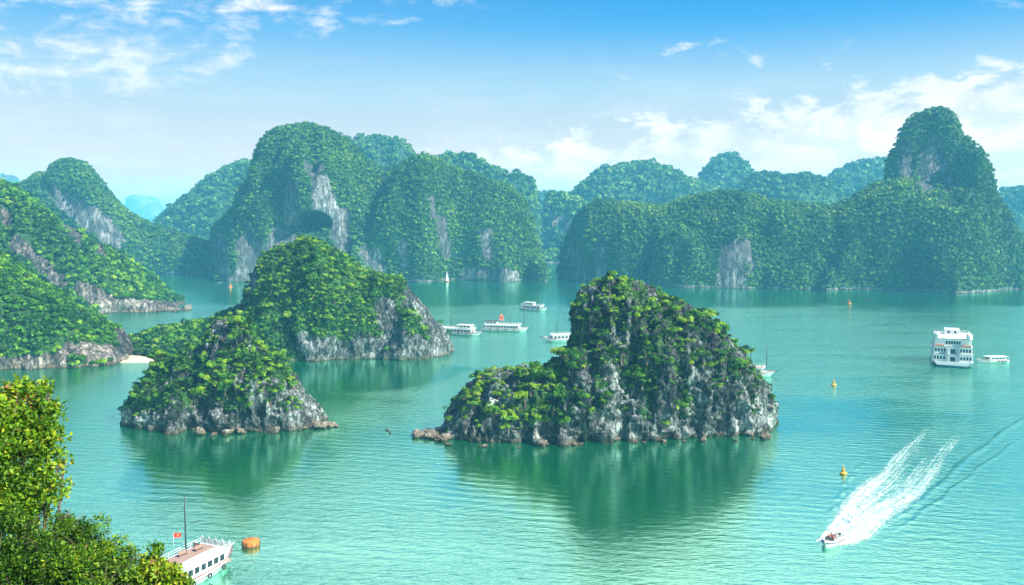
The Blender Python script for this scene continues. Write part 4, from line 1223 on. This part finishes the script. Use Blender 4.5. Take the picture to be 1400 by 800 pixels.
def small_boat():
    g0 = ground(1356, 495)
    root = empty('ferry_boat', (g0.x, g0.y, 0), R(184), 'small low white motor boat just right of the big cruise ship', 'boat')
    L = 13.5
    hull(L, 3.8, 0.95, 0.7, M_white, root, True, full=2.2)
    cabin(root, -L * .38, L * .12, 3.0, .8, 1.55, 5, wh=.7, wz=.5)
    boxes('roof', [(-L * .46, L * .2, -1.9, 1.9, 2.36, 2.46)], M_white, root, .03)
    tubes('awning_posts', [([(-L * .44, s * 1.7, .8), (-L * .44, s * 1.7, 2.36)], .05) for s in (-1, 1)] + [([(L * .19, s * 1.5, 1.0), (L * .15, s * 1.6, 2.36)], .05) for s in (-1, 1)], M_white, root)
    boxes('windscreen', [(L * .13, L * .15, -1.3, 1.3, 1.3, 2.1)], M_glass, root)
    for k in range(3):
        a = link('fender', TORUS, None, root); a.location = (-5 + k * 1.6, 1.95 + .1, .6); a.rotation_euler = (R(90), 0, 0); a.scale = (.8, .8, .8)
small_boat()
for px, py, hd, lab in ((300, 386.5, 20, 'tiny dark rowing boat off the foot of the big cliff hill'), (1188, 410, 160, 'tiny dark rowing boat off the shore of the right ridge')):
    g0 = ground(px, py)
    root = empty('rowing_boat', (g0.x, g0.y, 0), R(hd), lab, 'rowing boat')
    hull(6.5, 1.7, .45, .35, M_dark, root, False, full=1.8, stern=.5)
    boxes('thwart', [(-1.5, -1.2, -.75, .75, .28, .33), (.6, .9, -.75, .75, .28, .33)], M_deck, root)
    lathe('net_heap', [(.55, .1), (.6, .35), (.4, .7), (.08, .85)], M_rope, root, 12)

# ------------------------------------------------------------------ people
def person_mesh():
    import bmesh
    J = {}
    P = [('pel', (0, 0, .10), .15), ('wai', (0, 0, .28), .125), ('che', (.02, 0, .48), .15), ('nek', (.02, 0, .62), .058), ('chi', (.035, 0, .70), .07), ('hed', (.035, 0, .80), .095), ('top', (.02, 0, .875), .06)]
    E = [('pel', 'wai'), ('wai', 'che'), ('che', 'nek'), ('nek', 'chi'), ('chi', 'hed'), ('hed', 'top')]
    for s, n in ((1, 'l'), (-1, 'r')):
        P += [('sh' + n, (.01, s * .19, .55), .06), ('el' + n, (.08, s * .26, .30), .043), ('wr' + n, (.30, s * .20, .20), .030), ('pa' + n, (.38, s * .19, .19), .032),
              ('hi' + n, (.03, s * .10, .08), .10), ('kn' + n, (.46, s * .13, .10), .062), ('an' + n, (.50, s * .13, -.33), .042), ('to' + n, (.66, s * .14, -.38), .035)]
        E += [('che', 'sh' + n), ('sh' + n, 'el' + n), ('el' + n, 'wr' + n), ('wr' + n, 'pa' + n), ('pel', 'hi' + n), ('hi' + n, 'kn' + n), ('kn' + n, 'an' + n), ('an' + n, 'to' + n)]
        for k, (dy, ln) in enumerate(((-.03, .070), (-.010, .080), (.010, .075), (.028, .06))):
            P += [('f%d%s' % (k, n), (.42, s * .19 + dy, .185), .010), ('g%d%s' % (k, n), (.42 + ln * .6, s * .19 + dy * 1.2, .160), .009)]
            E += [('pa' + n, 'f%d%s' % (k, n)), ('f%d%s' % (k, n), 'g%d%s' % (k, n))]
        P += [('th' + n, (.39, s * .145, .165), .010)]; E += [('pa' + n, 'th' + n)]
    idx = {p[0]: i for i, p in enumerate(P)}
    me = bpy.data.meshes.new('body'); me.from_pydata([p[1] for p in P], [(idx[a], idx[b]) for a, b in E], [])
    o = bpy.data.objects.new('tmp', me); COL.objects.link(o)
    sk = o.modifiers.new('s', 'SKIN'); sk.use_smooth_shade = True
    for v, p in zip(me.skin_vertices[0].data, P): v.radius = (p[2], p[2])
    me.skin_vertices[0].data[0].use_root = True
    o.modifiers.new('u', 'SUBSURF').levels = 1
    dg = bpy.context.evaluated_depsgraph_get()
    out = bpy.data.meshes.new_from_object(o.evaluated_get(dg)); out.name = 'body'
    bpy.data.objects.remove(o)
    return out
M_skin = principled('skin', (0.42, 0.24, 0.16), 0.6)
M_vest = principled('life_vest', (0.75, 0.10, 0.03), 0.7)
M_vest2 = principled('pale_shirt', (0.6, 0.5, 0.5), 0.8)
M_hair = principled('hair', (0.012, 0.010, 0.009), 0.7)
M_short = principled('dark_shorts', (0.03, 0.04, 0.07), 0.8)
def shell(name, rings, mat, parent, n=16):
    V, F = [], []
    for (cx, rx, ry, z) in rings:
        for j in range(n):
            a = 6.28318 * j / n; V.append((cx + rx * math.cos(a), ry * math.sin(a), z))
    for i in range(len(rings) - 1):
        for j in range(n): F.append((i * n + j, i * n + (j + 1) % n, (i + 1) * n + (j + 1) % n, (i + 1) * n + j))
    F.append(tuple((len(rings) - 1) * n + j for j in range(n))); F.append(tuple(range(n))[::-1])
    return link(name, plain_mesh(name, V, F, True), mat, parent)

BODY = person_mesh(); BODY.materials.append(M_skin)
def speedboat():
    a, b = ground(1137, 743), ground(1262, 612)
    hd = math.atan2(a.y - b.y, a.x - b.x) - 0.15
    root = empty('speedboat', (a.x, a.y, 0.12), hd, 'small white speedboat with a dark stripe racing ahead of a long foam wake', 'speedboat')
    root.rotation_euler = (0, R(-4), hd)
    L = 6.2
    h, half, top = hull(L, 2.3, 0.75, .35, M_white, root, False, full=2.4, stern=.95)
    tb = []
    for s in (-1, 1): tb.append(([(-L / 2 + L * t, s * (half(t) * 1.0 + .03), .42 + .2 * max(0, t - .5)) for t in np.linspace(0, .97, 14)], .09))
    tubes('stripe', tb, M_dark, h)
    boxes('cockpit_floor', [(-2.8, 1.4, -.9, .9, .42, .46)], M_deck, root)
    boxes('windscreen', [(.95, 1.0, -.8, .8, .75, 1.25)], M_glass, root)
    for x in (.35, -.75, -1.8):
        boxes('seat', [(x - .25, x + .25, -.85, .85, .46, .80), (x - .33, x - .25, -.85, .85, .80, 1.15)], M_white, root, .03)
    om = boxes('outboard_motor', [(-3.55, -3.1, -.25, .25, .5, 1.2)], M_dark, root, .06)
    tubes('motor_leg', [([(-3.35, 0, .5), (-3.4, 0, -.5)], .09)], M_dark, om)
    mats = (M_vest, M_vest, M_vest2, M_vest, M_vest2)
    labs = ('person in an orange life vest at the left of the speedboat front seat', 'person in an orange life vest at the right of the speedboat front seat', 'person in a pale shirt on the middle seat of the speedboat', 'person in an orange life vest on the middle seat of the speedboat', 'person in a pale shirt alone on the rear seat of the speedboat')
    mw = Matrix.Translation(root.location) @ root.rotation_euler.to_matrix().to_4x4()
    for (x, y), mv, lb in zip(((.38, .42), (.38, -.42), (-.72, .42), (-.72, -.4), (-1.77, 0.1)), mats, labs):
        p = empty('person', mw @ Vector((x - .05, y, .80)), hd, lb, 'person')
        p.rotation_euler = (0, R(-4), hd)
        link('body', BODY, None, p)
        shell('life_vest' if mv is M_vest else 'shirt', [(0, .12, .16, .14), (.0, .155, .185, .25), (.015, .175, .20, .42), (.015, .155, .20, .54), (.015, .07, .09, .60)], mv, p)
        shell('hair', [(0, .105, .105, .76), (.0, .125, .12, .84), (.01, .10, .10, .90), (.01, .04, .04, .93)], M_hair, p)
        tubes('shorts', [([(.0, s * .09, .10), (.36, s * .125, .115)], [.125, .095]) for s in (1, -1)], M_short, p, 10)
speedboat()

# ------------------------------------------------------------------ wake
def wake():
    Lf = [(1114, 740), (1124, 727), (1138, 708), (1150, 684), (1166, 666), (1190, 648), (1214, 622), (1236, 600), (1256, 584), (1270, 572)]
    Rt = [(1150, 746), (1168, 745), (1192, 738), (1212, 722), (1232, 704), (1262, 688), (1284, 662), (1304, 630), (1322, 606), (1332, 588)]
    n, m = 150, 50
    V, tA = [], []
    sA = []
    for i in range(n + 1):
        t = i / n; k = t * (len(Lf) - 1); i0 = min(int(k), len(Lf) - 2); f = k - i0
        a = ground(*[Lf[i0][c] * (1 - f) + Lf[i0 + 1][c] * f for c in (0, 1)]); b = ground(*[Rt[i0][c] * (1 - f) + Rt[i0 + 1][c] * f for c in (0, 1)])
        for j in range(m + 1):
            s = j / m
            V.append(list(a.lerp(b, s))); tA.append(t); sA.append(s)
    V = np.array(V); tA = np.array(tA); sA = np.array(sA)
    p = V.T
    hgt = (0.16 + 0.55 * np.clip(fbm(p, 1.4, 3, 71), -.3, 1) * (1 - tA) ** 1.2 + 0.28 * np.exp(-((tA - .06) / .06) ** 2))
    edge = np.clip(np.minimum(sA, 1 - sA) / 0.12, 0, 1) * np.clip(tA / .02, 0, 1) * np.clip((1 - tA) / .1, 0, 1)
    V[:, 2] = 0.02 + hgt * edge
    i = np.arange(n)[:, None] * (m + 1) + np.arange(m)[None]
    Q = np.stack([i, i + m + 1, i + m + 2, i + 1], -1).reshape(-1, 4)
    me = mesh_np('wake', V, Q, True, {'along': tA, 'across': sA})
    mt, gg, out = new_mat('sea_foam')
    al = gg.n('ShaderNodeAttribute', attribute_name='along').outputs['Fac']; ac = gg.n('ShaderNodeAttribute', attribute_name='across').outputs['Fac']
    cb = gg.n('ShaderNodeCombineXYZ'); gg.l(gg.m('MULTIPLY', al, 7.0), cb.inputs[0]); gg.l(gg.m('MULTIPLY', ac, 26.0), cb.inputs[1])
    streak = gg.noise(cb.outputs[0], 1.0, 5, 0.6, 0.6)
    geo = gg.n('ShaderNodeNewGeometry')
    fine = gg.noise(geo.outputs['Position'], 1.1, 6, 0.7)
    e = gg.m('MINIMUM', ac, gg.m('SUBTRACT', 1.0, ac))
    # two foam ribbons with a calmer middle that opens up behind the boat
    mid = gg.m('MULTIPLY', gg.m('MULTIPLY_ADD', e, 3.4, -0.75, clamp=True), gg.m('MULTIPLY_ADD', al, 1.5, -0.1, clamp=True))
    d = gg.m('ADD', gg.m('MULTIPLY_ADD', gg.m('SUBTRACT', streak, 0.5), 1.05, 0.45), gg.m('MULTIPLY_ADD', gg.m('SUBTRACT', fine, 0.5), 1.1, 0.30))
    d = gg.m('SUBTRACT', d, gg.m('MULTIPLY_ADD', gg.m('POWER', al, 1.4), 0.66, 0.12))
    d = gg.m('SUBTRACT', d, gg.m('MULTIPLY', mid, 0.26))
    d = gg.m('ADD', d, gg.m('MINIMUM', gg.m('MULTIPLY_ADD', e, 3.0, -0.42), 0.05))
    alpha = gg.ramp(d, [(0.14, 0.0), (0.40, 0.45), (0.80, 1.0)])
    df = gg.n('ShaderNodeBsdfDiffuse'); df.inputs['Color'].default_value = (0.60, 0.66, 0.65, 1)
    bp = gg.n('ShaderNodeBump'); bp.inputs['Strength'].default_value = 0.7; bp.inputs['Distance'].default_value = 0.35
    gg.l(gg.m('ADD', fine, streak), bp.inputs['Height']); gg.l(bp.outputs[0], df.inputs['Normal'])
    tr = gg.n('ShaderNodeBsdfTransparent'); mx = gg.n('ShaderNodeMixShader')
    gg.l(alpha, mx.inputs[0]); gg.l(tr.outputs[0], mx.inputs[1]); gg.l(df.outputs[0], mx.inputs[2]); gg.l(mx.outputs[0], out.inputs[0])
    o = link('wake', me, mt); o['kind'] = 'stuff'; o['label'] = 'long white foaming wake spreading behind the speedboat'; o['category'] = 'foam'
wake()
def swell(pts, w, h, seed):
    """low rounded wave running off to the side of the wake"""
    P = [ground(*p) for p in pts]
    V = []; n, m = 90, 10
    for i in range(n + 1):
        t = i / n; k = t * (len(P) - 1); i0 = min(int(k), len(P) - 2); c = P[i0].lerp(P[i0 + 1], k - i0)
        d = (P[min(i0 + 1, len(P) - 1)] - P[i0]).normalized(); s = Vector((-d.y, d.x, 0))
        a = math.sin(math.pi * t) ** .5 * (0.75 + 0.25 * math.sin(i * .7 + seed))
        for j in range(m + 1):
            u = j / m * 2 - 1
            q = c + s * (u * w + .3 * math.sin(i * .35 + seed))
            V.append((q.x, q.y, -0.03 + (h * a + .03) * math.cos(u * math.pi / 2) ** 2))
    i = np.arange(n)[:, None] * (m + 1) + np.arange(m)[None]
    me = mesh_np('wave', np.array(V), np.stack([i, i + m + 1, i + m + 2, i + 1], -1).reshape(-1, 4))
    return me
wvmat = bpy.data.materials['bay_water']
for k, (pts, w, h) in enumerate([([(1205, 722), (1262, 684), (1330, 622), (1400, 572), (1460, 532)], 1.6, .20), ([(1222, 728), (1290, 680), (1350, 632), (1420, 584)], 1.3, .13), ([(1128, 716), (1142, 690), (1160, 655), (1196, 618)], 1.2, .13)]):
    struct(link('wave', swell(pts, w, h, k), wvmat), 'low wave left behind by passing boats', 'wave')

# ------------------------------------------------------------------ buoys and the harbour light
def mooring_buoy():
    g0 = ground(343, 746)
    root = empty('mooring_buoy', (g0.x, g0.y, 0), .4, 'large orange drum shaped mooring buoy floating beside the near tour boat', 'buoy'); root.scale = (.86, .86, .86)
    lathe('drum', [(1.70, -.5), (1.70, .35), (1.78, .40), (1.78, 1.15), (1.68, 1.25), (0.5, 1.45), (.3, 1.46)], M_orange, root, 40)
    lathe('skirt', [(1.73, -.3), (1.82, -.1), (1.82, .33), (1.74, .38)], M_rust, root, 40)
    tubes('lifting_ring', [([(.35 * math.cos(a), 0, 1.48 + .38 * math.sin(a)) for a in np.linspace(0, math.pi, 9)], .06)], M_rust, root)
    for k in range(12):
        a = 6.283 * k / 12
        st = boxes('fender_strip', [(-.08, .08, -.05, .05, .0, 1.05)], M_rust, root); st.location = (1.82 * math.cos(a), 1.82 * math.sin(a), .1); st.rotation_euler = (0, 0, a)
mooring_buoy()
def nav_buoy(px, py, s, label, mat=M_yellow):
    g0 = ground(px, py)
    root = empty('navigation_buoy', (g0.x, g0.y, 0), .3, label, 'buoy')
    root.scale = (s, s, s); root.rotation_euler = (R(2), R(-3), .3)
    lathe('float', [(1.0, -.4), (1.1, 0), (1.1, .45), (.95, .60), (.5, .7), (.48, .72)], mat, root)
    lathe('skirt', [(1.12, -.1), (1.16, .0), (1.16, .16), (1.12, .2)], M_rust, root)
    lathe('tower', [(.55, .7), (.42, 1.5), (.34, 2.0), (.40, 2.02), (.40, 2.12), (.12, 2.16)], mat, root, 12)
    tubes('brace', [([(.8 * math.cos(a), .8 * math.sin(a), .62), (.36 * math.cos(a), .36 * math.sin(a), 1.9)], .05) for a in (0, 1.57, 3.14, 4.71)], M_rust, root)
    lathe('lantern', [(.14, 2.16), (.16, 2.4), (.1, 2.5)], M_dark, root, 12)
    tubes('topmark', [([(-.2, 0, 2.7), (.2, 0, 3.0)], .04), ([(.2, 0, 2.7), (-.2, 0, 3.0)], .04), ([(0, 0, 2.5), (0, 0, 2.95)], .03)], mat, root)
nav_buoy(1153, 648, .72, 'yellow navigation buoy just left of the speedboat wake')
nav_buoy(1140, 527, .8, 'small yellow buoy on open water beyond the wake buoy')
nav_buoy(1161, 416, 1.3, 'tiny orange buoy off the shore of the long right ridge', M_orange)
nav_buoy(315, 393.5, 1.6, 'orange and white buoy off the foot of the big cliff hill', M_orange)

def harbour_light(px, py, s, label):
    g0 = ground(px, py)
    root = empty('lighthouse', (g0.x, g0.y, 0), .2, label, 'lighthouse'); root.scale = (s, s, s)
    lathe('rock_base', [(3.2, -1), (3.0, .6), (2.4, 1.2), (2.2, 1.25)], M_rust, root, 14)
    lathe('plinth', [(1.9, 1.2), (1.9, 2.4), (1.7, 2.5)], M_cream, root, 20)
    tw = lathe('tower', [(1.35, 2.5), (1.1, 5.6), (1.0, 7.0)], M_white, root, 24)
    boxes('door', [(-.06, .06, -.4, .4, 2.5, 4.2)], M_red, tw).location = (-1.30, 0, 0)
    gl = lathe('gallery', [(1.0, 7.0), (1.45, 7.1), (1.45, 7.25), (.8, 7.3)], M_white, root, 24)
    lathe('lamp_house', [(.7, 7.3), (.7, 8.3), (.85, 8.35)], M_glass, root, 16)
    lathe('cap', [(.9, 8.35), (.6, 8.9), (.1, 9.3), (.06, 9.9)], M_white, root, 16)
harbour_light(611, 385.5, 0.95, 'little white lighthouse at the foot of the massive cliff hill')
g0 = ground(583, 385.5)
pl_ = empty('marker_post', (g0.x, g0.y, 0), 0, 'small white marker post left of the little lighthouse', 'marker post')
lathe('base', [(1.3, -1), (1.2, .7), (.9, .9)], M_cream, pl_, 14); lathe('post', [(.55, .9), (.45, 3.6), (.2, 4.1)], M_white, pl_, 12)
# ------------------------------------------------------------------ haze
def haze_box():
    m, gg, out = new_mat('haze')
    pv = gg.n('ShaderNodeVolumePrincipled')
    pv.inputs['Density'].default_value = HAZE_DENSITY
    pv.inputs['Color'].default_value = (*HAZE_COLOR, 1)
    pv.inputs['Anisotropy'].default_value = 0.0
    gg.l(pv.outputs[0], out.inputs['Volume'])
    v = [(x, y, z) for x in (-15000, 15000) for y in (-1600, 17000) for z in (-8, 190)]
    me = bpy.data.meshes.new('haze')
    me.from_pydata(v, [], [(0, 1, 3, 2), (4, 6, 7, 5), (0, 4, 5, 1), (2, 3, 7, 6), (0, 2, 6, 4), (1, 5, 7, 3)])
    o = link('haze', me, m)
    o['kind'] = 'stuff'; o['label'] = 'pale blue sea haze filling the air over the bay'; o['category'] = 'haze'
haze_box()
